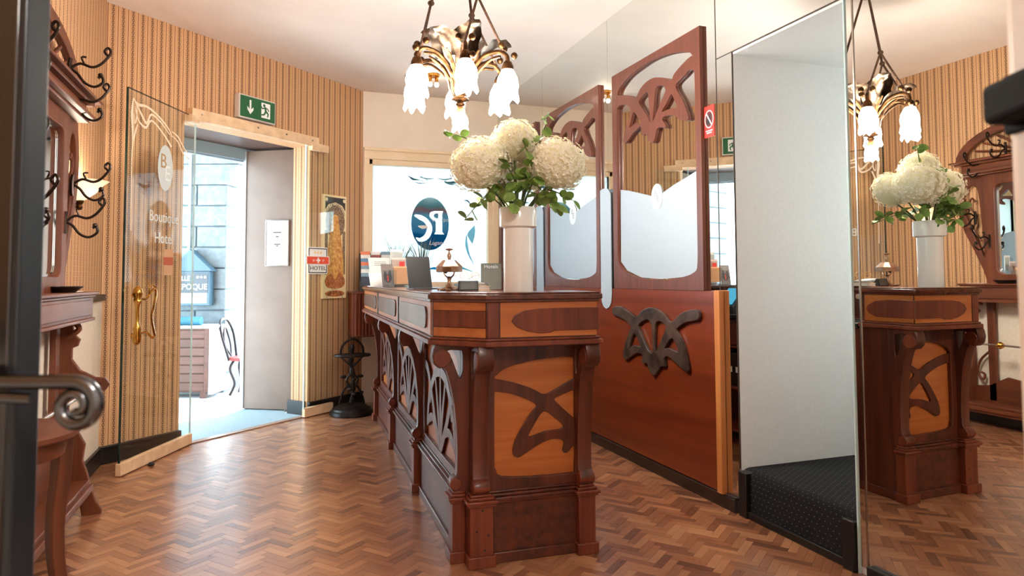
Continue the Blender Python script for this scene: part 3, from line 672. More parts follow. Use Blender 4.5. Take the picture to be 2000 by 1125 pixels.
for i, ch in enumerate('MOET&CHANDON'):
    a = math.radians(152 - i * 124 / 11)
    R_ = Matrix.Rotation(a - math.pi / 2, 4, 'Z')
    text('lettering', ch, 0.036, M_PB, Matrix.Translation((pc + 0.128 * math.cos(a), -0.0318, 1.745 + 0.158 * math.sin(a) - 0.0)) @ WSZ(0) @ R_, po)
text('lettering', 'DRY', 0.03, M_PB, Matrix.Translation((pc, -0.0318, 1.12)) @ WSZ(0), po, sx=1.3)
for i, ch in enumerate('IMPERIAL'):
    a = math.radians(140 - i * 100 / 7)
    text('lettering', ch, 0.042, M_PB, Matrix.Translation((pc + 0.135 * math.cos(a), -0.0324, 0.985 + 0.10 * math.sin(a))) @ WSZ(0) @ Matrix.Rotation((a - math.pi / 2) * 0.6, 4, 'Z'), po)

# ---------------------------------------------------------------- street things
in_wall(struct(MB().box(-5.0, 2.55, 0.2, 2.35, 3.35, 3.6).build('arcade_vault', mat('arcade_plaster', (206, 208, 208), 0.8)), 'plaster ceiling of the street arcade'))
pil = thing('stone_pillar', 'grey rusticated stone arcade pillar outside the door', 'pillar', (-0.41, 8.03, 0), math.radians(-19.7))
MB().box(-1.6, -0.02, 0.02, 0.6, -0.004, 4.2).build('core', mat('joint_grey', (104, 112, 116), 0.9), pil)
archo = [(-1.6, 2.13), (-0.0, 2.13), (0.01, 2.22), (0.05, 2.34), (0.13, 2.45), (0.27, 2.56), (0.5, 2.63), (0.9, 2.66), (0.9, 4.2), (-1.6, 4.2)]
hgt = 0.227; z = -0.03; i = 0
while z < 2.05:
    x = 0.0; k = 0
    for wdt in ([0.33, 0.62, 0.65] if i % 2 else [0.50, 0.62, 0.48]):
        MB().box(x - wdt + 0.006, x - 0.006, 0.0, 0.3, max(z, -0.003) + 0.005, z + hgt - 0.005).build('stone_block', M_STONE, pil, 0.008, 1)
        x -= wdt
    z += hgt; i += 1
def arch_x(z): return 0.0 if z < 2.13 else min(0.9, 0.0 + 0.012 * math.exp((z - 2.13) * 7.2) - 0.012)
while z < 3.3:
    xr = arch_x(z); xt = arch_x(z + hgt); x = min(xr, 0.9)
    MB().prism([(-0.5, z + .005), (xr - .006, z + .005), (min(xt, .9) - .006, z + hgt - .005), (-0.5, z + hgt - .005)], -0.3, 0, frame((1, 0, 0), (0, 0, 1), (0, -1, 0))).build('stone_block', M_STONE, pil)
    MB().box(-1.15, -0.51, 0.0, 0.3, z + .005, z + hgt - .005).build('stone_block', M_STONE, pil)
    MB().box(-1.6, -1.16, 0.0, 0.3, z + .005, z + hgt - .005).build('stone_block', M_STONE, pil)
    z += hgt
ca_ = thing('wall_showcase', 'slate blue gabled hotel showcase hung on the stone pillar', 'showcase', (-0.41, 8.03, 0), math.radians(-19.7))
M_SLATE = mat('slate_blue', (58, 84, 100), 0.4)
MB().box(-0.52, -0.13, -0.10, -0.005, 0.93, 1.30).build('case', M_SLATE, ca_, 0.006)
MB().prism([(-0.56, 1.30), (-0.09, 1.30), (-0.33, 1.53)], 0.0, 0.13, frame((1, 0, 0), (0, 0, 1), (0, -1, 0), (0, -0.005, 0))).build('gable', M_SLATE, ca_, 0.004)
MB().box(-0.50, -0.15, -0.104, -0.10, 1.07, 1.28).build('dark_panel', mat('showcase_dark', (52, 54, 60), 0.3), ca_)
MB().box(-0.49, -0.16, -0.104, -0.10, 0.96, 1.065).build('white_card', M_PAPER, ca_)
CT = lambda x, z: Matrix.Translation((x, -0.106, z)) @ XZ(0)
text('lettering', 'EPOQUE', 0.085, M_TEXTW, CT(-0.31, 1.13), ca_, sx=0.95)
text('lettering', 'BELLE', 0.07, M_TEXTW, CT(-0.42, 1.22), ca_, sx=0.9)
for k in range(3):
    board('star', [[(-0.26 + k * 0.04 + (0.016 if q % 2 == 0 else 0.007) * math.sin(q * math.pi / 5), 1.235 + (0.016 if q % 2 == 0 else 0.007) * math.cos(q * math.pi / 5)) for q in range(10)]], 0.001, M_TEXTW, frame((1, 0, 0), (0, 0, 1), (0, -1, 0), (0, -0.106, 0)), ca_)
tag(MB().tube([(-0.40, -0.02, 1.53), (-0.40, -0.02, 3.2)], 0.014, 8).build('conduit_pipe', mat('pale_pipe', (196, 206, 210), 0.4), loc=(-0.41, 8.03, 0), rot=(0, 0, math.radians(-19.7))), 'thin pale conduit pipe above the showcase', 'pipe')
cb = thing('slatted_cabinet', 'brown slatted wooden street cabinet with white side panel', 'cabinet', (-0.53, 7.69, 0), math.radians(-19.7))
MB().box(-0.62, 0.0, 0.0, 0.30, 0.06, 0.71).build('body', mat('cabinet_dark', (84, 50, 36), 0.6), cb)
for k in range(7):
    MB().box(-0.60, -0.055, -0.014, 0.0, 0.075 + k * 0.089, 0.155 + k * 0.089).build('slat', wood('teak_slat', (66, 32, 20), (104, 56, 36), 'x', 0.5, 0.0), cb, 0.004)
MB().box(-0.055, -0.012, -0.018, 0.02, 0.06, 0.71).build('post', MATS['teak_slat'], cb)
MB().box(-0.012, 0.03, -0.01, 0.32, 0.04, 0.715).build('side_panel', M_PAPER, cb)
MB().box(-0.64, 0.035, -0.02, 0.32, 0.71, 0.735).build('cabinet_top', mat('cabinet_white', (214, 226, 232), 0.4), cb)
for x in (-0.10, -0.55): MB().box(x, x + 0.06, 0.0, 0.06, 0.0, 0.06).build('foot', MATS['teak_slat'], cb)
tag(MB().tube([(-0.55, 0.10, 0.78), (-0.14, 0.10, 0.78)], [0.045, 0.045], 14).build('rolled_cover', mat('teal_cloth', (48, 104, 124), 0.7), loc=(-0.53, 7.69, 0), rot=(0, 0, math.radians(-19.7))), 'rolled teal cover lying on the slatted cabinet', 'cover')
def cafe_chair(loc, rz, label, frame_m, seat_m):
    c = thing('cafe_chair', label, 'chair', loc, rz, 'cafe chairs on the pavement')
    MB().lathe([(0.001, 0.36), (0.17, 0.36), (0.18, 0.375), (0.17, 0.39), (0.001, 0.392)], 20).build('seat', seat_m, c)
    for a in (45, 135, 225, 315):
        x, y = math.cos(math.radians(a)), math.sin(math.radians(a))
        MB().tube(catmull([(0.13 * x, 0.13 * y, 0.36), (0.17 * x, 0.17 * y, 0.27), (0.12 * x, 0.12 * y, 0.12), (0.17 * x, 0.17 * y, 0.0)], 5), 0.014, 8).build('leg', frame_m, c)
    MB().tube(catmull([(0.14, 0.10, 0.36), (0.20, 0.15, 0.62), (0.24, 0.10, 0.76), (0.25, 0.0, 0.79), (0.24, -0.10, 0.76), (0.20, -0.15, 0.62), (0.14, -0.10, 0.36)], 5), 0.013, 8).build('back_hoop', frame_m, c)
    MB().tube(catmull([(0.16, 0.0, 0.40), (0.20, 0.07, 0.52), (0.23, 0.03, 0.68), (0.23, -0.03, 0.68), (0.20, -0.07, 0.52), (0.16, 0.0, 0.40)], 5), 0.010, 8).build('back_loop', frame_m, c)
    return c
cafe_chair((-0.19, 7.86, 0), math.radians(160), 'dark cafe chair with red seat beside the stone pillar', mat('chair_iron', (52, 40, 42), 0.4, 0.3), mat('chair_red', (140, 50, 48), 0.5))
cafe_chair((-0.02, 8.75, 0), math.radians(60), 'pale blue cafe chair further out in the bright street', mat('chair_blue', (150, 190, 206), 0.4), mat('chair_pale', (190, 214, 222), 0.5))
aw = thing('awning', 'pink and white awning hanging over the bright street', 'awning', (-0.6, 12.6, 0), math.radians(-20))
for k in range(6):
    MB().prism([(0.2 + 0.22 * k, 3.9), (0.42 + 0.22 * k, 3.9), (0.42 + 0.22 * k, 1.7 if k > 2 else 3.0 - 0.5 * k), (0.2 + 0.22 * k, 1.7 if k > 2 else 3.2 - 0.5 * k)], 0, 0.03, frame((1, 0, 0), (0, 0, 1), (0, -1, 0))).build('stripe', M_PINK if k % 2 == 0 else M_WHITEH, aw)
for x in (0.22, 1.50): MB().cyl((x, 0.05, -0.004), (x, 0.05, 3.9), 0.02).build('pole', M_WHITEH, aw)
fb = thing('far_building', 'white sunlit building across the street', 'building', (0, 17, 0), math.radians(-15))
MB().box(-9, 9, 0, 0.5, -0.1, 9).build('facade', mat('white_facade', (244, 244, 244), 0.8), fb)
for k in range(6):
    for r in range(3): MB().box(-7.5 + k * 2.6, -6.3 + k * 2.6, -0.03, 0.0, 1.2 + r * 2.7, 3.0 + r * 2.7).build('window', mat('far_window', (196, 216, 226), 0.3), fb)

# ================================================================ MIRROR WALL FITTINGS
XP = XM - 0.006                       # mirror surface
wn = thing('wainscot_panel', 'reddish polished plywood dado panel along the mirror wall', 'panel')
MB().box(XP - 0.022, XP - 0.001, 3.115, 6.70, 0.076, 1.135).build('board', M_WAINS, wn, 0.002)
MB().box(XP - 0.034, XP - 0.001, 3.070, 3.115, 0.070, 1.140).build('edge_trim', M_TRIM, wn, 0.003)
ORN = [(4.246,0.996),(4.144,1.014),(4.010,0.978),(3.930,0.954),(3.829,1.004),(3.710,1.021),(3.599,0.988),(3.517,0.942),(3.418,0.997),(3.305,1.026),(3.246,1.021),(3.252,0.978),(3.362,0.959),(3.449,0.921),(3.465,0.895),(3.395,0.811),(3.350,0.694),(3.384,0.679),(3.484,0.719),(3.559,0.745),(3.606,0.723),(3.592,0.682),(3.639,0.676),(3.672,0.647),(3.715,0.610),(3.771,0.634),(3.797,0.676),(3.856,0.669),(3.854,0.723),(3.943,0.723),(4.056,0.671),(4.102,0.688),(4.073,0.767),(4.013,0.856),(3.994,0.895),(4.088,0.936),(4.226,0.958)]
ORNH = [[(3.902,0.900),(3.831,0.941),(3.762,0.945),(3.731,0.885),(3.728,0.745),(3.784,0.757),(3.851,0.822)],[(3.697,0.922),(3.625,0.947),(3.570,0.913),(3.618,0.841),(3.701,0.747)],[(3.598,0.783),(3.510,0.858),(3.439,0.774),(3.542,0.788)],[(3.958,0.851),(3.870,0.770),(3.960,0.767),(4.024,0.737)]]
for dy in (0, 1.245, 2.49):
    lo = [[(y + dy, z) for y, z in sm(L, 3)] for L in [ORN] + ORNH]
    if dy < 1: board('carved_ornament', lo, 0.022, M_ORN, YZ(XP - 0.022 - 0.012), wn, 0.004)
MOT = [(4.248,2.481),(4.138,2.462),(4.032,2.435),(3.934,2.393),(3.872,2.436),(3.800,2.461),(3.722,2.466),(3.648,2.451),(3.562,2.421),(3.511,2.391),(3.478,2.421),(3.437,2.440),(3.384,2.458),(3.309,2.476),(3.244,2.467),(3.247,2.380),(3.314,2.407),(3.373,2.387),(3.439,2.368),(3.464,2.350),(3.441,2.307),(3.390,2.241),(3.359,2.181),(3.338,2.124),(3.380,2.124),(3.426,2.143),(3.472,2.171),(3.526,2.189),(3.575,2.196),(3.611,2.189),(3.605,2.168),(3.577,2.138),(3.584,2.122),(3.627,2.137),(3.664,2.140),(3.686,2.121),(3.702,2.084),(3.726,2.060),(3.764,2.072),(3.794,2.110),(3.816,2.135),(3.832,2.126),(3.856,2.139),(3.863,2.174),(3.879,2.198),(3.920,2.186),(3.987,2.166),(4.048,2.130),(4.089,2.125),(4.101,2.145),(4.073,2.209),(4.019,2.284),(4.000,2.340),(4.077,2.387),(4.157,2.400),(4.195,2.377),(4.250,2.391)]
MOTH = [[(3.891,2.356),(3.842,2.386),(3.783,2.396),(3.771,2.360),(3.758,2.275),(3.753,2.192),(3.782,2.231),(3.836,2.293)],[(3.694,2.373),(3.664,2.401),(3.606,2.391),(3.571,2.360),(3.586,2.329),(3.638,2.278),(3.699,2.212),(3.722,2.193),(3.713,2.264)],[(3.610,2.240),(3.566,2.269),(3.512,2.314),(3.482,2.279),(3.450,2.218),(3.498,2.221),(3.567,2.226),(3.613,2.225)],[(3.958,2.309),(3.902,2.258),(3.862,2.211),(3.935,2.227),(3.995,2.214),(4.020,2.215),(3.993,2.261)]]
OPEN = [(4.177,2.476),(4.150,2.515),(4.029,2.560),(3.877,2.580),(3.719,2.587),(3.557,2.572),(3.421,2.543),(3.324,2.511),(3.290,2.485),(3.268,2.42),(3.266,2.0),(3.266,1.5),(3.270,1.29),(3.305,1.237),(3.450,1.206),(3.689,1.194),(3.920,1.206),(4.100,1.252),(4.190,1.32),(4.196,1.5),(4.190,2.0),(4.186,2.42)]
FRO = [(4.181,1.816),(4.086,1.800),(3.958,1.770),(3.854,1.745),(3.778,1.726),(3.768,1.70),(3.655,1.70),(3.649,1.733),(3.521,1.767),(3.377,1.796),(3.274,1.820),(3.272,1.29),(3.313,1.236),(3.450,1.212),(3.689,1.200),(3.920,1.212),(4.100,1.258),(4.186,1.32)]
FLAB = ['large fretwork frame nearest the alcove, with frosted lower glass', 'middle fretwork frame on the mirror wall, seen behind the hydrangeas', 'farthest fretwork frame on the mirror wall, next to the window']
for q, dy in enumerate((0, 1.250, 2.50)):
    fp = thing('fretwork_frame', FLAB[q], 'panel', (0, 0, 0), 0, 'fretwork frames on the mirror wall')
    sh = lambda L, n=0: [(y + dy, z) for y, z in (sm(L, n) if n else L)]
    outer = [(3.217, 1.137), (4.253, 1.137), (4.253, 2.625), (3.217, 2.625)]
    if q == 2: outer = [(y if y < 4 else 4.25, z) for y, z in outer]
    board('frame', [sh(outer), sh(OPEN, 3)], 0.024, M_FRET, YZ(XP - 0.0125), fp, 0.002)
    board('motif', [sh(MOT, 3)] + [sh(L, 3) for L in MOTH], 0.022, M_FRET, YZ(XP - 0.012), fp, 0.002)
    gl = board('frosted_glass', [sh(FRO)], 0.003, M_FROST, YZ(XP - 0.0025), fp)
    me_o = board('etched_oval', [sh(oval(3.715, 1.715, 0.064, 0.082))], 0.003, mat('etched_grey', (206, 214, 216), 0.5), YZ(XP - 0.0048), gl)
    MY = frame((0, -1, 0), (0, 0, 1), (-1, 0, 0), (0, 0, 0))
    text('etched_letter', 'B', 0.06, mat('etched_mark', (150, 160, 164), 0.5), Matrix.Translation((XP - 0.0075, 3.725 + dy, 1.735)) @ MY, gl)
    text('etched_letter', 'E', 0.06, MATS['etched_mark'], Matrix.Translation((XP - 0.0075, 3.70 + dy, 1.70)) @ MY, gl)
for q, yc in enumerate((4.360, 5.610)):
    L = [(yc - 0.078, 1.80), (yc - 0.04, 1.838), (yc, 1.848), (yc + 0.045, 1.848), (yc + 0.08, 1.84)] + [(yc + 0.08, 1.09), (yc + 0.07, 1.04), (yc + 0.045, 1.005), (yc, 0.99), (yc - 0.045, 1.005), (yc - 0.07, 1.04), (yc - 0.078, 1.09)]
    tag(board('frosted_strip', [L], 0.005, M_FROST, YZ(XP - 0.028)), ['frosted glass strip with rounded foot between the two nearer fretwork frames', 'frosted glass strip right behind the porcelain vase, between far frames'][q], 'glass strip', 'frosted strips between the frames')
# red prohibition sign on the mirror
rs = thing('prohibition_sign', 'small red prohibition sign stuck on the mirror beside the large frame', 'sign')
MB().box(XP - 0.003, XP - 0.0003, 3.123, 3.212, 1.985, 2.16).build('card', M_REDS, rs)
MY = frame((0, -1, 0), (0, 0, 1), (-1, 0, 0), (0, 0, 0))
rb = lambda n, L, m, d: board(n, L, 0.0008, m, YZ(XP - 0.003 - d), rs)
rb('white_ring', [oval(3.168, 2.085, 0.039, 0.050, 28), oval(3.168, 2.085, 0.034, 0.045, 28)], M_TEXTW, 0.0006)
rb('dark_disc', [oval(3.168, 2.085, 0.031, 0.041, 24)], mat('sign_maroon', (84, 24, 26), 0.5), 0.0006)
rb('figure', [sm([(3.19, 2.06), (3.185, 2.085), (3.165, 2.10), (3.155, 2.115), (3.15, 2.10), (3.155, 2.075), (3.165, 2.055)])], mat('sign_black', (24, 22, 24), 0.5), 0.0014)
rb('slash', [[(3.192, 2.115), (3.187, 2.121), (3.142, 2.055), (3.147, 2.049)]], M_TEXTW, 0.002)
for z, w in ((2.018, 0.03), (2.006, 0.022)): rb('print_line', [[(3.168 - w, z), (3.168 + w, z), (3.168 + w, z + 0.006), (3.168 - w, z + 0.006)]], M_TEXTW, 0.0006)
# ================================================================ RECEPTION COUNTER
CT_O = (0.794, 2.841, 0); CT_R = math.radians(-2.3)
ct = thing('reception_counter', 'carved two-tone mahogany and satinwood reception counter', 'counter', CT_O, CT_R)
VEND = 3.22; TOPZ = 1.15
UV = lambda v: frame((1, 0, 0), (0, 0, 1), (0, -1, 0), (0, v, 0))         # board (u,z) at v
VZ = lambda u: frame((0, 1, 0), (0, 0, 1), (1, 0, 0), (u, 0, 0))          # board (v,z) at u
MB().box(0.045, 0.33, 0.045, VEND, 0.02, 0.925).box(0.30, 0.565, 0.045, 0.27, 0.02, 0.925).box(0.565, 0.575, 0.03, 0.28, 0.02, 0.925).build('carcass', M_MAHOG, ct, 0.003)
# plinth
b = MB().box(0.0, 0.05, 0.06, VEND, 0.04, 0.25).box(0.02, 0.565, 0.0, 0.05, 0.04, 0.25)
b.build('plinth', M_MAHOG_Y, ct, 0.002)
MB().box(-0.014, 0.05, 0.05, VEND, 0, 0.045).box(0.02, 0.585, -0.014, 0.05, 0, 0.045).box(0.56, 0.588, 0.0, 0.28, 0, 0.045).build('foot_board', M_MAHOG_Y, ct, 0.004)
b = MB()
for o, z0, z1 in ((-0.012, 0.25, 0.262), (-0.02, 0.262, 0.276), (-0.006, 0.276, 0.288), (0.008, 0.288, 0.297)):
    b.box(o, 0.05, 0.05, VEND, z0, z1).box(0.02, 0.57, o, 0.05, z0, z1)
b.build('plinth_moulding', M_MAHOG_Y, ct, 0.003)
VP = (0.085, 1.10, 2.145, 3.175)
PROF = [(-0.03, 0.922), (0.125, 0.922), (0.133, 0.905), (0.138, 0.875), (0.132, 0.845), (0.112, 0.826), (0.088, 0.828), (0.074, 0.808), (0.055, 0.745), (0.040, 0.66), (0.031, 0.57), (0.027, 0.47), (0.028, 0.375), (0.034, 0.358), (0.050, 0.350), (0.060, 0.334), (0.058, 0.314), (0.044, 0.298), (-0.03, 0.298)]
PHOLE = [(0.078, 0.900), (0.022, 0.900), (0.006, 0.885), (0.006, 0.80), (0.018, 0.772), (0.034, 0.80), (0.058, 0.862)]
def bracket(name, M, w):
    o = board(name, [PROF, sm(PHOLE, 3)], w, M_MAHOG, M, ct, 0.003)
    for b1 in (MB().cyl((0.098, 0.865, -w / 2 - 0.004), (0.098, 0.865, w / 2 + 0.004), 0.038, 18), MB().cyl((0.038, 0.326, -w / 2 - 0.003), (0.038, 0.326, w / 2 + 0.003), 0.026, 16)):
        me = b1.mesh('scroll'); me.transform(M); obj('scroll', me, M_RED, o, 0.003)
def pilaster(M, w):
    b1 = MB().box(-w, w, -0.036, 0.02, 0.04, 0.25, M).box(-w - 0.01, w + 0.01, -0.048, 0.02, 0.0, 0.048, M)
    b1.build('pilaster', M_RED, ct, 0.003)
    b2 = MB()
    for o, z0, z1 in ((0.046, 0.25, 0.262), (0.054, 0.262, 0.276), (0.042, 0.276, 0.288), (0.032, 0.288, 0.298)): b2.box(-w - o + 0.036, w + o - 0.036, -o, 0.02, z0, z1, M)
    b2.build('pilaster_cap', M_RED, ct, 0.003)
for v in VP:
    bracket('bracket', frame((-1, 0, 0), (0, 0, 1), (0, 1, 0), (0.02, v, 0)), 0.055)
    pilaster(frame((0, 1, 0), (1, 0, 0), (0, 0, 1), (0.0, v, 0)), 0.04)
for u, w in ((0.072, 0.05), (0.553, 0.04)):
    bracket('bracket', frame((0, -1, 0), (0, 0, 1), (-1, 0, 0), (u, 0.02, 0)), 0.066)
    pilaster(frame((1, 0, 0), (0, 1, 0), (0, 0, 1), (u, 0.0, 0)), w)
# end face: veneer, frame and strap fretwork
MB().box(0.09, 0.545, 0.036, 0.046, 0.30, 0.92).build('end_veneer', M_VEN_X, ct)
endopen = [(0.142, 0.75), (0.140, 0.425), (0.146, 0.385), (0.174, 0.350), (0.33, 0.338), (0.50, 0.338), (0.520, 0.36), (0.522, 0.60), (0.522, 0.80), (0.510, 0.858), (0.33, 0.850), (0.206, 0.826), (0.150, 0.79)]
board('end_frame', [[(0.06, 0.298), (0.575, 0.298), (0.575, 0.924), (0.06, 0.924)], sm(endopen, 3)], 0.022, M_MAHOG, UV(0.026), ct, 0.003)
STRAP = [(0.120,0.772),(0.151,0.769),(0.230,0.751),(0.316,0.721),(0.381,0.691),(0.442,0.717),(0.513,0.751),(0.535,0.757),(0.535,0.707),(0.512,0.707),(0.454,0.687),(0.422,0.669),(0.454,0.634),(0.511,0.583),(0.535,0.56),(0.535,0.480),(0.507,0.454),(0.484,0.432),(0.465,0.439),(0.472,0.474),(0.453,0.493),(0.402,0.497),(0.339,0.472),(0.283,0.442),(0.253,0.429),(0.231,0.446),(0.241,0.497),(0.272,0.552),(0.315,0.613),(0.343,0.646),(0.303,0.675),(0.230,0.705),(0.151,0.721),(0.120,0.724)]
STRH = [(0.372,0.621),(0.422,0.595),(0.469,0.553),(0.453,0.534),(0.377,0.528),(0.302,0.510),(0.321,0.555)]
board('strap_fretwork', [sm(STRAP, 3), sm(STRH, 3)], 0.012, M_MAHOG, UV(0.030), ct, 0.002)
for u_, z_ in ((0.075, 0.235), (0.05, 0.15), (0.10, 0.13), (0.085, 0.07)):
    MB().cyl((u_, -0.037, z_), (u_, -0.030, z_), 0.005, 8).build('screw_hole', M_BLACKP, ct)
# front bays
for i in range(3):
    v0, v1 = VP[i] + 0.02, VP[i + 1] - 0.02; vm = (v0 + v1) / 2; wv = v1 - v0
    MB().box(0.036, 0.046, v0, v1, 0.30, 0.92).build('bay_veneer', M_VEN_Y, ct)
    hole = [(v0 + 0.09, 0.36), (v0 + 0.14, 0.338), (v1 - 0.14, 0.338), (v1 - 0.07, 0.36), (v1 - 0.06, 0.5), (v1 - 0.06, 0.72), (v1 - 0.10, 0.86), (vm, 0.90), (v0 + 0.10, 0.86), (v0 + 0.06, 0.72), (v0 + 0.06, 0.5)]
    board('bay_frame', [[(v0 - 0.01, 0.298), (v1 + 0.01, 0.298), (v1 + 0.01, 0.924), (v0 - 0.01, 0.924)], sm(hole, 3)], 0.022, M_MAHOG, VZ(0.026), ct, 0.003)
    strokes = [([(0, 0.735), (0, 0.60), (0, 0.335)], [0.006, 0.018, 0.034])]
    for sg_ in (-1, 1):
        strokes += [([(0.0, 0.735), (sg_ * 0.12, 0.715), (sg_ * 0.23, 0.64), (sg_ * 0.28, 0.54)], [0.022, 0.026, 0.024, 0.018]),
                    ([(sg_ * 0.13, 0.705), (sg_ * 0.075, 0.58), (sg_ * 0.012, 0.42)], [0.010, 0.018, 0.026]),
                    ([(sg_ * 0.43, 0.735), (sg_ * 0.34, 0.70), (sg_ * 0.24, 0.60), (sg_ * 0.13, 0.47), (sg_ * 0.02, 0.36)], [0.020, 0.024, 0.022, 0.024, 0.026]),
                    ([(sg_ * 0.25, 0.63), (sg_ * 0.32, 0.53), (sg_ * 0.355, 0.41)], [0.012, 0.022, 0.020]),
                    ([(sg_ * 0.365, 0.405), (sg_ * 0.29, 0.45), (sg_ * 0.20, 0.47), (sg_ * 0.12, 0.44)], [0.010, 0.022, 0.020, 0.012])]
    for q, (pts, wd) in enumerate(strokes):
        board('fretwork_strand', [ribbon([(vm + y * wv / 1.0, z) for y, z in pts], wd, 5)], 0.014, M_MAHOG, VZ(0.028 - 0.0002 * q), ct, 0.002)
# projecting upper case
LIP = [(0.068, -0.128), (0.595, -0.128), (0.595, 0.24), (0.25, 0.24), (0.25, VEND), (-0.136, VEND), (-0.136, 0.084)]
def inset(poly, d):
    n = len(poly); a = sum(poly[i][0] * poly[(i + 1) % n][1] - poly[(i + 1) % n][0] * poly[i][1] for i in range(n)); s_ = 1 if a > 0 else -1; out = []
    for i in range(n):
        p, q, r = Vector(poly[i - 1]), Vector(poly[i]), Vector(poly[(i + 1) % n])
        e1 = (q - p).normalized(); e2 = (r - q).normalized(); n1 = Vector((-e1.y, e1.x)) * s_; n2 = Vector((-e2.y, e2.x)) * s_
        k = (n1 + n2); k = k / max(k.dot(n1), 0.2); out.append(tuple(q + k * d))
    return out
MB().prism(LIP, 0.924, 0.946, None).prism(inset(LIP, 0.010), 0.946, 0.957).build('lower_lip', M_RED, ct, 0.004)
CASE = inset(LIP, 0.022)
MB().prism(CASE, 0.95, 1.115).build('upper_case', M_MAHOG_X, ct, 0.002)
MB().prism(inset(LIP, 0.010), 1.108, 1.122).prism(LIP, 1.120, 1.142).prism(inset(LIP, 0.008), 1.142, TOPZ).build('counter_top', wood('top_wood', (66, 26, 14), (112, 54, 32), 'y', 0.2, 0.6), ct, 0.006, 3)
a0, a1 = CASE[6], CASE[0]; ch = Vector((a1[0] - a0[0], a1[1] - a0[1], 0)); CL = ch.length; ch.normalize()
CHM = frame(ch, (-ch.y, ch.x, 0), (0, 0, 1), (a0[0], a0[1], 0))
MB().box(0.008, CL - 0.006, -0.004, 0.002, 1.074, 1.108, CHM).build('satinwood_strip', M_VEN_X, ct)
MB().box(0.008, CL - 0.006, -0.004, 0.002, 0.962, 1.000, CHM).build('satinwood_strip', M_VEN_X, ct)
MB().box(0.008, CL - 0.006, -0.007, 0.002, 1.002, 1.072, CHM).build('mahogany_strip', M_RED, ct, 0.002)
MB().box(0.135, 0.573, -0.109, -0.100, 0.962, 1.108).build('end_case_veneer', M_VEN_X, ct)
MB().box(0.080, 0.128, -0.1095, -0.10, 0.960, 1.110).build('corner_stile', M_RED, ct, 0.002)
MB().box(0.568, 0.576, -0.098, 0.205, 0.962, 1.108).build('side_case_veneer', M_VEN_Y, ct)
OB = [(0.185, 1.030), (0.197, 1.052), (0.235, 1.070), (0.30, 1.078), (0.40, 1.080), (0.578, 1.080), (0.578, 0.988), (0.375, 0.988), (0.355, 0.980), (0.31, 0.978), (0.25, 0.988), (0.205, 1.008)]
board('end_inlay', [OB], 0.008, M_RED, UV(-0.112), ct, 0.002)
OB2 = [(-0.110, 0.988), (-0.110, 1.080), (0.05, 1.080), (0.13, 1.072), (0.175, 1.050), (0.188, 1.030), (0.175, 1.008), (0.13, 0.988)]
board('side_inlay', [OB2], 0.008, M_RED, VZ(0.579), ct, 0.002)
for i, (v0, v1) in enumerate(((0.115, 1.085), (1.125, 2.135), (2.175, 3.20))):
    d = MB().box(-0.119, -0.108, v0, v1, 0.962, 1.108).build('front_drawer', M_VEN_Y, ct, 0.002)
    r = rrect(v0 + 0.08, v1 - 0.05, 0.988, 1.082, 0.044, 6)
    board('inlay', [r], 0.010, wood('walnut_inlay', (62, 38, 28), (104, 74, 58), 'y', 0.3, 0.4), VZ(-0.122), d, 0.003)
for v in (1.105, 2.155): MB().box(-0.124, -0.108, v - 0.014, v + 0.014, 0.958, 1.110).build('drawer_divider', M_BLACKP, ct, 0.002)
# staff side: worktop, shelves, drawers
MB().box(0.27, 0.60, 0.245, VEND, 0.915, 0.943).build('worktop', mat('dark_green_top', (28, 36, 36), 0.25), ct, 0.004)
b = MB().box(0.33, 0.56, 0.28, VEND, 0.40, 0.42).box(0.33, 0.56, 0.28, VEND, 0.10, 0.12).box(0.33, 0.56, 0.28, VEND, 0.70, 0.715)
b.build('shelf', M_RED, ct, 0.002)
for v in (0.75, 1.18, 1.70, 2.2, 2.7, 3.2): MB().box(0.33, 0.565, v - 0.01, v + 0.01, 0.02, 0.915).build('divider', M_RED, ct, 0.002)
for v0, v1 in ((0.29, 0.74), (0.76, 1.17), (1.19, 1.69), (1.71, 2.19), (2.21, 2.69), (2.71, 3.19)):
    d = MB().box(0.555, 0.572, v0, v1, 0.725, 0.905).build('drawer', M_MAHOG_Y, ct, 0.003)
    MB().box(0.572, 0.590, (v0 + v1) / 2 - 0.04, (v0 + v1) / 2 + 0.04, 0.82, 0.83).build('drawer_pull', M_STEEL, d, 0.003)
for k in range(16):
    MB().lathe([(0.006, 0), (0.006, 0.008), (0.016, 0.012), (0.017, 0.018), (0.001, 0.021)], 12, M=frame((0, 1, 0), (0, 0, 1), (1, 0, 0), (0.228, 0.32 + k * 0.11, 1.085))).build('pen_drawer_knob', mat('ivory_knob', (226, 190, 160), 0.3), ct)
CM = frame((math.cos(CT_R), math.sin(CT_R), 0), (-math.sin(CT_R), math.cos(CT_R), 0), (0, 0, 1), CT_O)
def cw(u, v, z=TOPZ): return CM @ Vector((u, v, z))
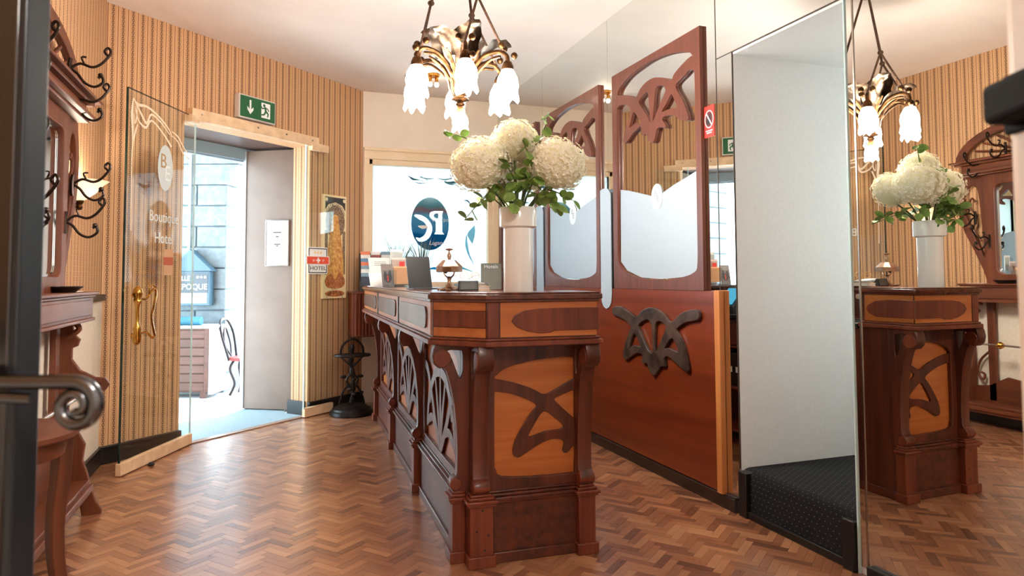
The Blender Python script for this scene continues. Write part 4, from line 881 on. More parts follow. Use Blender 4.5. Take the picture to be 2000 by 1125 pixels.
# things on the shelves behind the counter, seen in the mirror
o = thing('payment_terminal', 'black payment terminal with blue screen on the staff worktop', 'terminal', cw(0.44, 1.46, 0.943), CT_R)
MB().prism([(-0.10, 0), (0.10, 0), (0.10, 0.05), (-0.02, 0.19), (-0.10, 0.22)], -0.09, 0.09, frame((1, 0, 0), (0, 0, 1), (0, -1, 0))).build('body', M_BLKPL, o, 0.006)
MB().box(-0.075, 0.075, 0.0, 0.004, -0.075, 0.075, frame((0, 1, 0), (0.76, 0, 0.65), (-0.65, 0, 0.76), (0.045, 0, 0.125))).build('screen', glow('terminal_screen', (70, 150, 180), 0.8), o)
o = thing('wine_bottle', 'dark bottle with white label on the staff worktop', 'bottle', cw(0.42, 0.52, 0.943))
MB().lathe([(0.001, 0), (0.036, 0.0), (0.038, 0.01), (0.038, 0.15), (0.030, 0.18), (0.014, 0.20), (0.013, 0.25), (0.001, 0.25)], 16).build('glass', mat('bottle_glass', (20, 26, 20), 0.1), o)
MB().lathe([(0.0385, 0.03), (0.0385, 0.11)], 16).build('label_wrap', M_PAPER, o)
o = thing('desktop_computer', 'black computer case on the shelf below the payment terminal', 'computer', cw(0.46, 1.45, 0.42), CT_R)
MB().box(-0.08, 0.08, -0.20, 0.20, 0.0, 0.24).build('case', M_BLKPL, o, 0.006)
for k, c_ in enumerate(((60, 120, 80), (180, 60, 50))): MB().box(0.0, 0.05, 0.02 + k * 0.06, 0.06 + k * 0.06, 0.24, 0.25).build('stapler_block', mat('block%d' % k, c_, 0.5), o)
for k in range(3): MB().box(0.08, 0.083, -0.15 + 0.09 * k, -0.10 + 0.09 * k, 0.10, 0.14).build('port', M_PAPER, o)

# ---------------------------------------------------------------- things on the counter top
# vase and flowers
VX, VY = 1.054, 2.861
vs_ = thing('porcelain_vase', 'tall white porcelain cylinder vase with wide collar on the counter end', 'vase', (VX, VY, TOPZ))
MB().lathe([(0.001, 0), (0.064, 0), (0.066, 0.004), (0.066, 0.28), (0.071, 0.285), (0.083, 0.288), (0.084, 0.296), (0.084, 0.368), (0.081, 0.374), (0.078, 0.372), (0.077, 0.30), (0.001, 0.30)], 40).build('body', M_PORC, vs_)
def floret_head():
    rnd = random.Random(3); v = []; f = []
    N = 420
    for i in range(N):
        z = 1 - 2 * (i + 0.5) / N; a = i * 2.399963; r = math.sqrt(1 - z * z)
        n = Vector((r * math.cos(a), r * math.sin(a), z)); 
        if n.z < -0.86: continue
        n = (n + Vector((rnd.uniform(-.09, .09), rnd.uniform(-.09, .09), rnd.uniform(-.09, .09)))).normalized(); c = n * rnd.uniform(0.88, 1.05); t = n.orthogonal().normalized(); t = Matrix.Rotation(rnd.uniform(0, 6.28), 3, n) @ t; bt = n.cross(t)
        for k in range(4):
            d = t * math.cos(k * math.pi / 2) + bt * math.sin(k * math.pi / 2); e = t * -math.sin(k * math.pi / 2) + bt * math.cos(k * math.pi / 2)
            L_ = 0.105 * rnd.uniform(0.85, 1.25); up = n * rnd.uniform(0.0, 0.06); o_ = len(v)
            v += [c, c + d * L_ * 0.55 + e * L_ * 0.42 + up, c + d * L_ + up * 0.4, c + d * L_ * 0.55 - e * L_ * 0.42 + up]
            f += [(o_, o_ + 1, o_ + 2, o_ + 3)]
    b = MB().add(v, f); nf = len(b.f); b.sphere((0, 0, 0), 0.90, 20, 14)
    me = bpy.data.meshes.new('bloom'); me.from_pydata(b.v, [], b.f); me.update()
    me.materials.append(M_PETAL); me.materials.append(mat('bloom_core', (236, 230, 196), 0.8))
    me.polygons.foreach_set('material_index', [0] * nf + [1] * (len(b.f) - nf)); return me
HEAD = floret_head()
heads = [(-0.166, 0.00, 0.570, 0.138, 'creamy hydrangea on the left side of the vase bouquet'), (0.172, -0.02, 0.565, 0.134, 'white hydrangea on the right side of the vase bouquet'),
         (-0.015, 0.05, 0.680, 0.110, 'smaller greenish-white hydrangea at the top of the bouquet'), (0.07, 0.17, 0.565, 0.105, 'hydrangea at the back of the bouquet, facing the mirror'), (-0.08, 0.17, 0.60, 0.085, 'hydrangea at the far back left of the bouquet')]
CR2 = Vector((0.941, -0.337, 0)); CF2 = Vector((0.337, 0.941, 0))
for i, (r_, f_, z, rad, lab) in enumerate(heads):
    p = Vector((VX, VY, TOPZ)) + CR2 * r_ + CF2 * f_ + Vector((0, 0, z))
    h_ = thing('hydrangea', lab, 'flower', p, 0, 'hydrangeas in the vase')
    o = obj('bloom', HEAD, None, h_); o.scale = (rad, rad, rad * 0.88); o.rotation_euler = (0.2 * i, 0.3 * i - 0.4, 1.3 * i)
    end = Vector((VX, VY, TOPZ + 0.31)) - p
    MB().tube(catmull([(0, 0, -rad * 0.6), tuple(end * 0.5 + Vector((0, 0, -0.02))), tuple(end + (p - Vector((VX, VY, p.z))) * 0.15)], 5), 0.005, 7).build('stem', M_STEM, h_)
def leaf_mesh(rad, nm):
    b = MB(); n = 12; v = []
    for i in range(n):
        a = 2 * math.pi * i / n; x = rad * (1 + math.cos(a)); y = rad * 0.92 * math.sin(a) * (1 - 0.10 * math.cos(a))
        v.append((x, y, 0.16 * abs(y) - 0.08 * x * x / rad))
    v.append((0, 0, -0.002)); v.append((rad, 0, -0.004))
    f = [(i, (i + 1) % n, n + 1) for i in range(n)]
    me = MB().add(v[:12] + [v[12], v[13]], [(i, (i + 1) % n, 13) for i in range(n)]).mesh(nm, 40); me.materials.append(M_LEAF); return me
LEAFS = [leaf_mesh(r, 'leaf') for r in (0.020, 0.024, 0.028)]
rnd = random.Random(11)
branches = [((-0.16, 0.05, 0.66), (-0.335, 0.05, 0.735), 'eucalyptus sprig reaching up left under the chandelier', 7),
            ((0.10, 0.0, 0.66), (0.135, 0.0, 0.79), 'eucalyptus sprig standing up at the right of the top bloom', 7), ((0.06, -0.08, 0.55), (0.02, -0.10, 0.66), 'eucalyptus sprig in front of the top bloom', 6),
            ((-0.07, -0.09, 0.46), (-0.16, -0.12, 0.40), 'eucalyptus sprig hanging at the front left of the vase rim', 8), ((-0.14, -0.03, 0.42), (-0.235, -0.03, 0.32), 'longest eucalyptus sprig drooping left below the bloom', 8),
            ((0.07, -0.09, 0.47), (0.12, -0.12, 0.41), 'eucalyptus sprig at the front right of the vase rim', 8), ((0.14, -0.02, 0.45), (0.245, -0.04, 0.40), 'eucalyptus sprig drooping right under the white bloom', 8),
            ((0.0, -0.10, 0.45), (-0.02, -0.13, 0.37), 'eucalyptus sprig spilling over the vase rim at centre', 7), ((-0.02, -0.08, 0.5), (-0.06, -0.11, 0.56), 'eucalyptus sprig between the two front blooms', 7),
            ((0.04, -0.06, 0.48), (0.03, -0.10, 0.52), 'short eucalyptus sprig at the middle of the bouquet', 6),
            ((-0.05, -0.10, 0.44), (-0.09, -0.15, 0.46), 'low eucalyptus sprig in front of the creamy bloom', 8), ((0.03, -0.11, 0.46), (0.07, -0.15, 0.49), 'low eucalyptus sprig in front of the white bloom', 8), ((0.10, -0.10, 0.42), (0.17, -0.12, 0.36), 'eucalyptus sprig hanging low beside the vase collar', 8),
            ((0.10, 0.12, 0.43), (0.21, 0.20, 0.38), 'eucalyptus sprig at the back right, reflected in the mirror', 8), ((-0.02, 0.16, 0.43), (-0.02, 0.28, 0.39), 'eucalyptus sprig hanging at the back of the vase', 8),
            ((-0.10, 0.13, 0.45), (-0.20, 0.20, 0.40), 'eucalyptus sprig at the back left of the vase', 8)]
for a_, e_, lab, n in branches:
    br = thing('eucalyptus_sprig', lab, 'foliage', (VX, VY, TOPZ), 0, 'eucalyptus sprigs in the vase')
    tw = lambda q: CR2 * q[0] + CF2 * q[1] + Vector((0, 0, q[2]))
    path = catmull([(0.0, 0.0, 0.31), tuple(tw(a_) * 0.6 + Vector((0, 0, 0.14))), tuple(tw(a_)), tuple(tw(e_))], 8)
    MB().tube(path, [0.003] * (len(path) - 4) + [0.002] * 4, 6).build('stem', M_STEM, br)
    for k in range(n):
        p = path[len(path) - 1 - int(k * 1.6)]
        o = obj('leaf', LEAFS[rnd.randrange(3)], None, br, loc=p, rot=(rnd.uniform(-1.0, 1.0), rnd.uniform(-0.9, 0.9), rnd.uniform(0, 6.28) if k else rnd.uniform(-0.5, 0.5)))
# antique desk bell
bp = cw(0.045, 0.488)
be = thing('desk_bell', 'antique metal desk bell with faceted dome on the counter', 'bell', bp, 0.2)
MB().lathe([(0.001, 0.0), (0.050, 0.0), (0.052, 0.006), (0.040, 0.012), (0.022, 0.018), (0.012, 0.035), (0.009, 0.05), (0.012, 0.062), (0.006, 0.07)], 20).build('base', M_NICKEL, be)
for k in range(3):
    a = k * 2.09; MB().sphere((0.058 * math.cos(a), 0.058 * math.sin(a), 0.006), 0.014, 10, 6, (1, 1, 0.5)).build('foot', M_NICKEL, be)
for s_ in (-1, 1): MB().tube(catmull([(0, 0, 0.06), (s_ * 0.022, 0, 0.075), (s_ * 0.028, 0, 0.095), (s_ * 0.016, 0, 0.115)], 5), 0.004, 8).build('yoke_arm', M_NICKEL, be)
MB().sphere((-0.02, 0.0, 0.095), 0.011, 10, 6).build('clapper', M_IRON, be)
MB().lathe([(0.001, 0.152), (0.034, 0.151), (0.066, 0.120), (0.067, 0.094), (0.062, 0.092), (0.058, 0.116), (0.001, 0.142)], 10).build('dome', M_NICKEL, be, sharp=20)
MB().lathe([(0.006, 0.145), (0.008, 0.16), (0.012, 0.172), (0.010, 0.18), (0.005, 0.186), (0.004, 0.197), (0.018, 0.203), (0.020, 0.207), (0.001, 0.212)], 14).build('plunger', M_NICKEL, be)
# tablet seen from behind
tb = thing('tablet', 'dark grey tablet computer propped up, its back to the room', 'tablet', cw(0.0, 1.05), math.radians(10))
TMX = Matrix.Rotation(math.radians(-16), 4, 'X')
MB().box(-0.072, 0.072, -0.005, 0.005, 0.0, 0.195, TMX).build('slab', M_DKGREY, tb, 0.004)
MB().box(-0.066, 0.066, 0.005, 0.0056, 0.006, 0.189, TMX).build('screen', M_BLKPL, tb)
board('logo_mark', [ribbon([(0.012, 0.125), (0.004, 0.11), (0.0, 0.09)], [0.001, 0.004, 0.001])], 0.0006, M_BLKPL, TMX @ frame((1, 0, 0), (0, 0, 1), (0, -1, 0), (0, -0.0056, 0)), tb)
MB().box(-0.08, 0.08, -0.09, 0.02, 0.0, 0.006).build('stand_foot', M_BLKPL, tb, 0.002)
# small black display
ds = thing('desk_clock', 'small black desk display beside the white book', 'display', cw(0.135, 0.46), math.radians(-8))
MB().prism([(-0.02, 0), (0.03, 0), (0.0, 0.048), (-0.008, 0.048)], -0.05, 0.05, frame((0, 1, 0), (0, 0, 1), (1, 0, 0))).build('case', M_BLKPL, ds, 0.003)
MB().box(-0.04, 0.04, -0.0005, 0.0012, 0.006, 0.040, frame((1, 0, 0), (0, -1, -0.22), (0, 0.25, 1), (0, -0.021, 0))).build('screen', mat('grey_screen', (58, 56, 54), 0.25), ds)
# books
def book(name, loc, size, col, label, rz=0.0, cat='book', tilt=None):
    o = thing(name, label, cat, loc, rz, 'books on the counter'); w, d, t = size
    MB().box(-w / 2, w / 2, -d / 2, d / 2, 0, 0.003).box(-w / 2, w / 2, -d / 2, d / 2, t - 0.003, t).box(-w / 2, -w / 2 + 0.004, -d / 2, d / 2, 0, t).build('cover', mat(name + '_cover' + str(len(MATS)), col, 0.5), o, 0.001)
    MB().box(-w / 2 + 0.004, w / 2 - 0.004, -d / 2 + 0.004, d / 2 - 0.004, 0.003, t - 0.003).build('pages', M_PAPER, o); return o
book('guest_book', cw(0.17, 0.52), (0.16, 0.13, 0.022), (210, 180, 140), 'thick pale guest book lying flat behind the display', CT_R)
nb = book('notebook', cw(0.165, 0.53, TOPZ + 0.0222), (0.14, 0.12, 0.010), (44, 42, 42), 'thin dark notebook on top of the guest book', CT_R + 0.1)
MB().prism([(-0.05, 0), (0.06, 0.0), (0.06, 0.004), (-0.045, 0.016)], -0.05, 0.05, frame((1, 0, 0), (0, 0, 1), (0, -1, 0), (0, 0, 0.0102))).build('open_page', M_PAPER, nb)
# eyeglasses (two pairs)
def spectacles(loc, rz, label, col):
    g_ = thing('reading_glasses', label, 'glasses', loc, rz, 'reading glasses left about')
    m_ = mat('specs_%d_%d_%d' % col, col, 0.3)
    for s_ in (-1, 1):
        MB().tube([(s_ * 0.033 + 0.024 * math.cos(a * 0.5236), 0, 0.02 + 0.018 * math.sin(a * 0.5236)) for a in range(13)], 0.0016, 6).build('rim', m_, g_)
        MB().tube([(s_ * 0.057, 0, 0.024), (s_ * 0.058, 0.07, 0.022), (s_ * 0.055, 0.12, 0.003)], 0.0015, 6).build('temple', m_, g_)
    MB().tube(catmull([(-0.009, 0, 0.022), (0, 0, 0.026), (0.009, 0, 0.022)], 3), 0.0016, 6).build('bridge', m_, g_)
spectacles(cw(0.05, 1.55), 0.5, 'dark-rimmed reading glasses beside the tablet', (70, 48, 40))
spectacles(cw(0.17, 0.56, TOPZ + 0.052), 0.2, 'thin gold reading glasses on the notebook', (190, 140, 80))
# card stands at the far end
def leaning(name, loc, rz, w, h, col, label, tilt=18):
    o = thing(name, label, 'card stand', loc, rz); T = Matrix.Rotation(math.radians(-tilt), 4, 'X')
    MB().box(-w / 2, w / 2, -0.003, 0.003, 0.0, h, T).build('panel', mat(name + str(col), col, 0.3), o, 0.002)
    MB().box(-w / 2, w / 2, 0.0, h * 0.34, 0.0, 0.004).build('foot', MATS[name + str(col)], o)
    return o, T
o, T = leaning('info_stand', cw(-0.03, 2.62), 0.25, 0.19, 0.24, (226, 224, 222), 'white leaning information stand with a plain printed sheet')
for k in range(3): MB().box(-0.05, 0.05, -0.0036, -0.003, 0.20 - k * 0.014, 0.205 - k * 0.014, T).build('print_line', mat('grey_print', (150, 150, 150), 0.6), o)
o, T = leaning('white_card', cw(-0.06, 2.42), 0.2, 0.18, 0.115, (244, 242, 240), 'small blank white card leaning in front of the information stand', 25)
o, T = leaning('flyer_holder', cw(-0.045, 2.15), 0.2, 0.09, 0.17, (120, 110, 108), 'clear flyer holder with a dark photo leaflet', 14)
board('photo_shape', [sm([(-0.03, 0.06), (-0.02, 0.12), (0.0, 0.09), (0.02, 0.13), (0.03, 0.06), (0.0, 0.03)])], 0.0006, M_TEXTD, T @ frame((1, 0, 0), (0, 0, 1), (0, -1, 0), (0, -0.0036, 0)), o)
MB().box(-0.006, 0.006, -0.0042, -0.0036, 0.04, 0.085, T).build('red_mark', M_REDS, o)
MB().box(-0.05, 0.05, -0.030, -0.027, 0.0, 0.12).build('clear_front', M_ACRYL, o)
ah = thing('brochure_tower', 'clear acrylic brochure tower standing behind the flyer holder', 'brochure holder', cw(0.06, 2.15), 0.1)
for k in range(3):
    MB().box(-0.07, 0.07, 0.02 + k * 0.05, 0.023 + k * 0.05, 0.0, 0.14 + k * 0.06).build('pocket', M_ACRYL, ah)
    MB().box(-0.06, 0.055 - 0.01 * k, 0.030 + k * 0.05, 0.036 + k * 0.05, 0.02 + k * 0.05, 0.15 + k * 0.065).build('leaflet', [mat('leaf_orange', (238, 176, 130), 0.5), mat('leaf_rose', (230, 200, 190), 0.5), M_PAPER][k], ah)
MB().box(-0.07, 0.07, 0.02, 0.17, 0.0, 0.004).build('base', M_ACRYL, ah)
MB().box(-0.02, 0.02, 0.0285, 0.0297, 0.15, 0.185).build('red_label', M_REDS, ah)

# ---------------------------------------------------------------- window shelf, rack, plants, magazine
SZ = 1.095
ws = thing('window_shelf', 'ribbed brown box shelf fixed under the window behind the counter', 'shelf')
MB().box(0.73, 2.28, 6.30, YB - 0.002, SZ - 0.02, SZ).build('top_board', M_RED, ws, 0.003)
MB().box(0.75, 2.28, 6.32, YB - 0.002, 0.70, SZ - 0.02).build('box', M_RED, ws)
b = MB()
MB().box(0.735, 2.28, 6.305, YB - 0.002, 0.685, 0.70).build('bottom_board', M_MAHOG_X, ws, 0.003)
for k in range(18): MB().cyl((0.768 + k * 0.03, 6.318, 0.70), (0.768 + k * 0.03, 6.318, SZ - 0.02), 0.012, 8).build('rib', M_RED, ws)
for k in range(12): MB().cyl((0.748, 6.34 + k * 0.03, 0.70), (0.748, 6.34 + k * 0.03, SZ - 0.02), 0.012, 8).build('rib', M_RED, ws)
rk = thing('brochure_rack', 'stepped black rack packed with small brochures by the window', 'rack', (0.92, 6.42, SZ), math.radians(-6))
MB().prism([(-0.12, 0), (0.20, 0), (0.20, 0.36), (0.16, 0.36), (-0.12, 0.10)], -0.11, 0.19, frame((0, 1, 0), (0, 0, 1), (1, 0, 0))).build('body', M_BLKPL, rk)
rr_ = random.Random(5)
for k in range(8):
    for j in range(3):
        c_ = rr_.choice([(60, 90, 140), (220, 120, 80), (230, 230, 226), (90, 140, 190), (40, 50, 70), (236, 190, 90), (150, 60, 60), (120, 150, 170)])
        y = -0.12 + k * 0.036; z = 0.10 + k * 0.034
        MB().box(-0.10 + j * 0.095, -0.012 + j * 0.095, y - 0.008, y + 0.004, z - 0.05, z + 0.035).build('brochure', mat('broch_%d_%d_%d' % c_, c_, 0.45), rk)
for q, (x, y, lab) in enumerate(((1.20, 6.60, 'left potted grass plant on the window shelf'), (1.42, 6.56, 'right potted grass plant on the window shelf, behind the bell'))):
    pl_ = thing('potted_grass', lab, 'plant', (x, y, SZ), 0, 'grass plants on the window shelf')
    MB().lathe([(0.001, 0), (0.055, 0), (0.07, 0.12), (0.066, 0.12), (0.062, 0.105), (0.001, 0.105)], 18).build('pot', mat('terracotta_pale', (220, 180, 150), 0.6), pl_)
    b = MB(); r3 = random.Random(20 + q)
    for k in range(46):
        a = r3.uniform(0, 6.28); d = Vector((math.cos(a), math.sin(a), 0)); L_ = r3.uniform(0.28, 0.46); sp_ = r3.uniform(0.02, 0.17)
        s0 = d * r3.uniform(0, 0.04) + Vector((0, 0, 0.10)); pts = [s0, s0 + d * sp_ * 0.35 + Vector((0, 0, L_ * 0.55)), s0 + d * sp_ + Vector((0, 0, L_ * 0.95))]
        pth = catmull([tuple(p) for p in pts], 4); b.tube(pth, [0.013 * (1 - i / len(pth)) + 0.0015 for i in range(len(pth))], 4, flat=0.3)
    o = b.build('foliage', M_GRASS, pl_)
mg = thing('hotels_magazine', 'dark olive Hotels magazine standing upright on the window shelf', 'magazine', (2.16, 6.66, SZ), math.radians(-16))
TM2 = Matrix.Rotation(math.radians(-8), 4, 'X')
MB().box(-0.105, 0.105, -0.006, 0.006, 0.0, 0.27, TM2).build('cover', noisy('olive_cover', (70, 72, 46), (96, 92, 62), 6, 0.35), mg, 0.001)
text('lettering', 'Hotels', 0.055, M_TEXTW, TM2 @ Matrix.Translation((0.0, -0.0066, 0.235)) @ XZ(0), mg)
# ================================================================ UMBRELLA STAND
us = thing('umbrella_stand', 'black cast iron umbrella stand in the corner by the counter', 'umbrella stand', (0.80, 6.17, 0), 0.0)
us.location = (0.735, 6.33, 0); us.scale = (1, 1, 0.97)
MB().lathe([(0.001, 0.0), (0.19, 0.0), (0.195, 0.01), (0.19, 0.035), (0.175, 0.045), (0.17, 0.06), (0.12, 0.085), (0.06, 0.10), (0.001, 0.10)], 32).build('base_tray', M_IRON, us)
MB().tube(catmull([(0, 0, 0.09), (0.01, 0, 0.3), (-0.01, 0, 0.5), (0, 0, 0.64)], 6), [0.02 + 0.008 * math.sin(i * 1.7) for i in range(19)], 10).build('stem', M_IRON, us)
for s_ in (-1, 1):
    MB().tube(catmull([(s_ * 0.02, 0, 0.28), (s_ * 0.07, 0, 0.22), (s_ * 0.10, 0, 0.14), (s_ * 0.11, 0, 0.09)], 5), 0.009, 8).build('lower_strut', M_IRON, us)
    MB().tube(catmull([(s_ * 0.0, -0.01, 0.22), (s_ * 0.05, -0.02, 0.32), (s_ * -0.01, -0.02, 0.40), (s_ * 0.05, -0.02, 0.48), (s_ * 0.10, 0, 0.53)], 5), 0.008, 8).build('vine', M_IRON, us)
    MB().sphere((s_ * 0.075, 0, 0.345), 0.020, 10, 6, (1.4, 0.6, 0.8)).build('rosette', M_IRON, us)
for k in range(9): MB().sphere((0.02 * math.sin(k * 2.1), -0.018, 0.14 + k * 0.045), 0.017, 8, 5, (1.2, 0.6, 1)).build('cast_leaf', M_IRON, us)
MB().tube([(0.15 * math.cos(a * 0.3142), 0.09 * math.sin(a * 0.3142) - 0.05, 0.545) for a in range(21)], 0.012, 8).build('holding_ring', M_IRON, us)
MB().box(-0.16, 0.14, -0.02, 0.02, 0.535, 0.552).build('crossbar', M_IRON, us, 0.004)
MB().tube(catmull([(-0.10, 0, 0.55), (-0.09, 0, 0.62), (-0.04, 0, 0.675), (0.0, 0, 0.69), (0.04, 0, 0.675), (0.09, 0, 0.62), (0.10, 0, 0.55)], 5), 0.011, 8).build('arch', M_IRON, us)
MB().sphere((0, 0, 0.60), 0.03, 10, 8, (0.8, 0.5, 1.4)).build('finial', M_IRON, us)

# ================================================================ HALL STAND on the left wall
hs_ = thing('hall_stand', 'carved wooden hall stand with mirror and iron coat hooks', 'hall stand', (XL + 0.035, 3.55, 0))
HY = 0.60                                     # half width; local y along the wall, x into the room
LZ = lambda x: frame((0, 1, 0), (0, 0, 1), (1, 0, 0), (x, 0, 0))
# back panel frame with mirror opening
for s_ in (-1, 1):
    side = [(s_ * y, z) for y, z in ((0.34, 1.16), (0.42, 1.16), (0.45, 1.26), (0.52, 1.42), (0.60, 1.58), (0.645, 1.72), (0.655, 1.86), (0.63, 1.97), (0.60, 2.05), (0.34, 2.05))]
    hole = [(s_ * y, z) for y, z in ((0.44, 1.36), (0.47, 1.42), (0.54, 1.58), (0.595, 1.74), (0.60, 1.86), (0.57, 1.95), (0.51, 1.97), (0.47, 1.90), (0.455, 1.70), (0.44, 1.50))]
    board('side_arm', [side, sm(hole, 3)], 0.03, M_HALLV, LZ(0.03), hs_, 0.004)
    MB().tube(catmull([(0.03, s_ * 0.47, 1.50), (0.035, s_ * 0.53, 1.60), (0.035, s_ * 0.50, 1.70), (0.035, s_ * 0.56, 1.80), (0.035, s_ * 0.535, 1.86), (0.035, s_ * 0.51, 1.83)], 5), 0.008, 8).build('scroll_rail', M_HALLV, hs_)
mo = rrect(-0.34, 0.34, 1.22, 1.96, 0.06)
board('mirror_frame', [[(-0.42, 1.15), (0.42, 1.15), (0.42, 2.06), (-0.42, 2.06)], mo], 0.045, M_HALLV, LZ(0.03), hs_, 0.006)
mg_ = board('mirror', [rrect(-0.345, 0.345, 1.215, 1.965, 0.06)], 0.006, M_MIRROR, LZ(0.02), hs_)
board('bevel_rim', [rrect(-0.34, 0.34, 1.22, 1.96, 0.06), rrect(-0.322, 0.322, 1.238, 1.942, 0.05)], 0.004, mat('mirror_bevel', (226, 238, 244), 0.05, 1.0), LZ(0.026), hs_)
b = MB()
for x1, y1, z0, z1 in ((0.10, 0.60, 2.04, 2.055), (0.13, 0.63, 2.055, 2.075), (0.09, 0.58, 2.075, 2.13), (0.12, 0.62, 2.13, 2.15), (0.15, 0.65, 2.15, 2.165)): b.box(0.0, x1, -y1, y1, z0, z1)
b.build('cornice', M_HALL, hs_, 0.004)
arch = [(-0.66, 2.165)] + [(-0.66 * math.cos(a), 2.165 + 0.31 * math.sin(a)) for a in [i * math.pi / 20 for i in range(1, 20)]] + [(0.66, 2.165)]
inn = [(-0.58 * math.cos(a), 2.185 + 0.225 * math.sin(a)) for a in [i * math.pi / 20 for i in range(0, 21)]]
board('crown_arch', [arch, inn], 0.035, M_HALL, LZ(0.03), hs_, 0.005)
for k in range(9):
    a = math.pi * (k + 1) / 10; MB().tube([(0.03, -0.10 * math.cos(a), 2.19), (0.03, -0.52 * math.cos(a), 2.19 + 0.20 * math.sin(a))], 0.010, 8).build('crown_spindle', M_HALL, hs_)
MB().box(0.0, 0.018, -0.42, 0.42, 1.10, 2.1).build('backboard', mat('stand_back', (92, 50, 30), 0.6), hs_)
# shelf with drawer
MB().box(0.0, 0.165, -0.595, 0.595, 1.135, 1.150).box(0.0, 0.155, -0.585, 0.585, 1.122, 1.135).build('shelf_top', M_HALL, hs_, 0.004)
dr = MB().box(0.0, 0.145, -0.57, 0.57, 1.015, 1.122).build('drawer_box', M_HALL, hs_, 0.003)
MB().box(0.145, 0.152, -0.50, 0.50, 1.03, 1.108).build('drawer_front', M_HALL, dr, 0.004)
MB().box(0.0, 0.155, -0.58, 0.58, 1.000, 1.016).build('drawer_moulding', M_HALL, hs_, 0.004)
for s_ in (-1, 1):
    MB().tube(catmull([(0.02, s_ * 0.50, 0.98), (0.07, s_ * 0.50, 0.995), (0.10, s_ * 0.50, 0.96), (0.05, s_ * 0.50, 0.92)], 5), 0.014, 8).build('shelf_bracket', M_HALL, hs_)
    # side support scrolling out to hold the umbrella rod (profile x,z)
    pr = [(0.0, 1.0), (0.05, 1.0), (0.055, 0.93), (0.085, 0.90), (0.075, 0.87), (0.05, 0.86), (0.05, 0.80), (0.09, 0.74), (0.16, 0.70), (0.205, 0.695), (0.225, 0.665), (0.205, 0.635), (0.165, 0.64), (0.16, 0.615), (0.14, 0.61), (0.125, 0.64), (0.09, 0.66), (0.05, 0.62), (0.04, 0.55), (0.05, 0.47), (0.09, 0.42), (0.12, 0.36), (0.11, 0.28), (0.13, 0.22), (0.15, 0.14), (0.175, 0.06), (0.20, 0.02), (0.20, 0.0), (0.12, 0.0), (0.10, 0.10), (0.07, 0.18), (0.0, 0.18)]
    board('side_support', [pr], 0.03, M_HALLV, frame((1, 0, 0), (0, 0, 1), (0, -1, 0), (0, s_ * 0.585, 0)), hs_, 0.004)
    MB().box(0.0, 0.03, s_ * 0.42 - 0.03, s_ * 0.42 + 0.03, 0.2, 1.0).build('lower_stile', M_HALLV, hs_, 0.003)
    MB().tube(catmull([(0.02, s_ * 0.44, 0.60), (0.02, s_ * 0.52, 0.52), (0.02, s_ * 0.55, 0.42), (0.02, s_ * 0.51, 0.36), (0.02, s_ * 0.49, 0.40), (0.02, s_ * 0.52, 0.42)], 5), 0.010, 8).build('lower_scroll', M_HALLV, hs_)
MB().cyl((0.185, -0.585, 0.668), (0.185, 0.585, 0.668), 0.008).build('umbrella_rod', M_STEEL, hs_)
MB().lathe([(0.02, -0.02), (0.03, 0), (0.02, 0.02)], 14, M=frame((0, 0, 1), (1, 0, 0), (0, 1, 0), (0.185, 0.24, 0.668))).build('rod_boss', M_BRASS, hs_)
low = [(-0.58, 0.18), (0.58, 0.18), (0.58, 0.30), (0.45, 0.32), (0.30, 0.40), (0.0, 0.36), (-0.30, 0.40), (-0.45, 0.32), (-0.58, 0.30)]
board('lower_apron', [low], 0.02, M_HALL, LZ(0.02), hs_, 0.003)
MB().box(0.0, 0.15, -0.58, 0.58, 0.155, 0.18).box(0.0, 0.165, -0.585, 0.585, 0.125, 0.155).box(0.0, 0.155, -0.58, 0.58, 0.105, 0.125).build('drip_shelf', M_HALL, hs_, 0.004)
def hook_mesh():
    b = MB()
    b.tube(catmull([(0, 0, 0), (0.03, 0, -0.02), (0.06, 0, -0.06), (0.10, 0, -0.075), (0.135, 0, -0.05), (0.13, 0, -0.02), (0.115, 0, -0.03)], 5), 0.0065, 8)
    b.tube(catmull([(0, 0, 0), (0.04, 0, 0.03), (0.09, 0, 0.02), (0.13, 0, 0.045), (0.165, 0, 0.10), (0.155, 0, 0.125), (0.14, 0, 0.105), (0.155, 0, 0.085)], 5), 0.0065, 8)
    b.tube(catmull([(0.06, 0, 0.025), (0.045, 0, 0.06), (0.065, 0, 0.065)], 4), 0.005, 6)
    b.tube(catmull([(0, 0, 0.05), (-0.004, 0, 0.02), (-0.004, 0, -0.03), (0, 0, -0.06)], 4), 0.010, 8)
    b.sphere((0.125, 0, -0.015), 0.012, 8, 6); me = b.mesh('coat_hook'); me.materials.append(M_HOOK); return me
HK = hook_mesh()
for (x, y, z, rz) in ((0.055, 0.42, 2.10, 0.25), (0.10, 0.20, 2.22, 0.2), (0.055, 0.50, 1.70, 0.3), (0.055, 0.385, 1.50, 0.2), (0.055, -0.42, 2.10, -0.25), (0.055, -0.50, 1.70, -0.3), (0.055, -0.385, 1.50, -0.2)):
    obj('coat_hook', HK, None, hs_, loc=(x, y, z), rot=(0, 0, rz))
bo = MB().lathe([(0.001, 0.0), (0.05, 0.0), (0.055, 0.005), (0.085, 0.028), (0.083, 0.030), (0.05, 0.010), (0.001, 0.008)], 24).build('dark_bowl', M_BLACKP, loc=(XL + 0.12, 3.80, TOPZ))
tag(bo, 'shallow dark bowl on the hall stand shelf', 'bowl')
tag(MB().box(-0.04, 0.04, -0.07, 0.07, 0, 0.002).build('paper_slip', M_PAPER, loc=(XL + 0.10, 4.03, TOPZ + 0.0005)), 'thin white paper slip beside the dark bowl', 'paper')

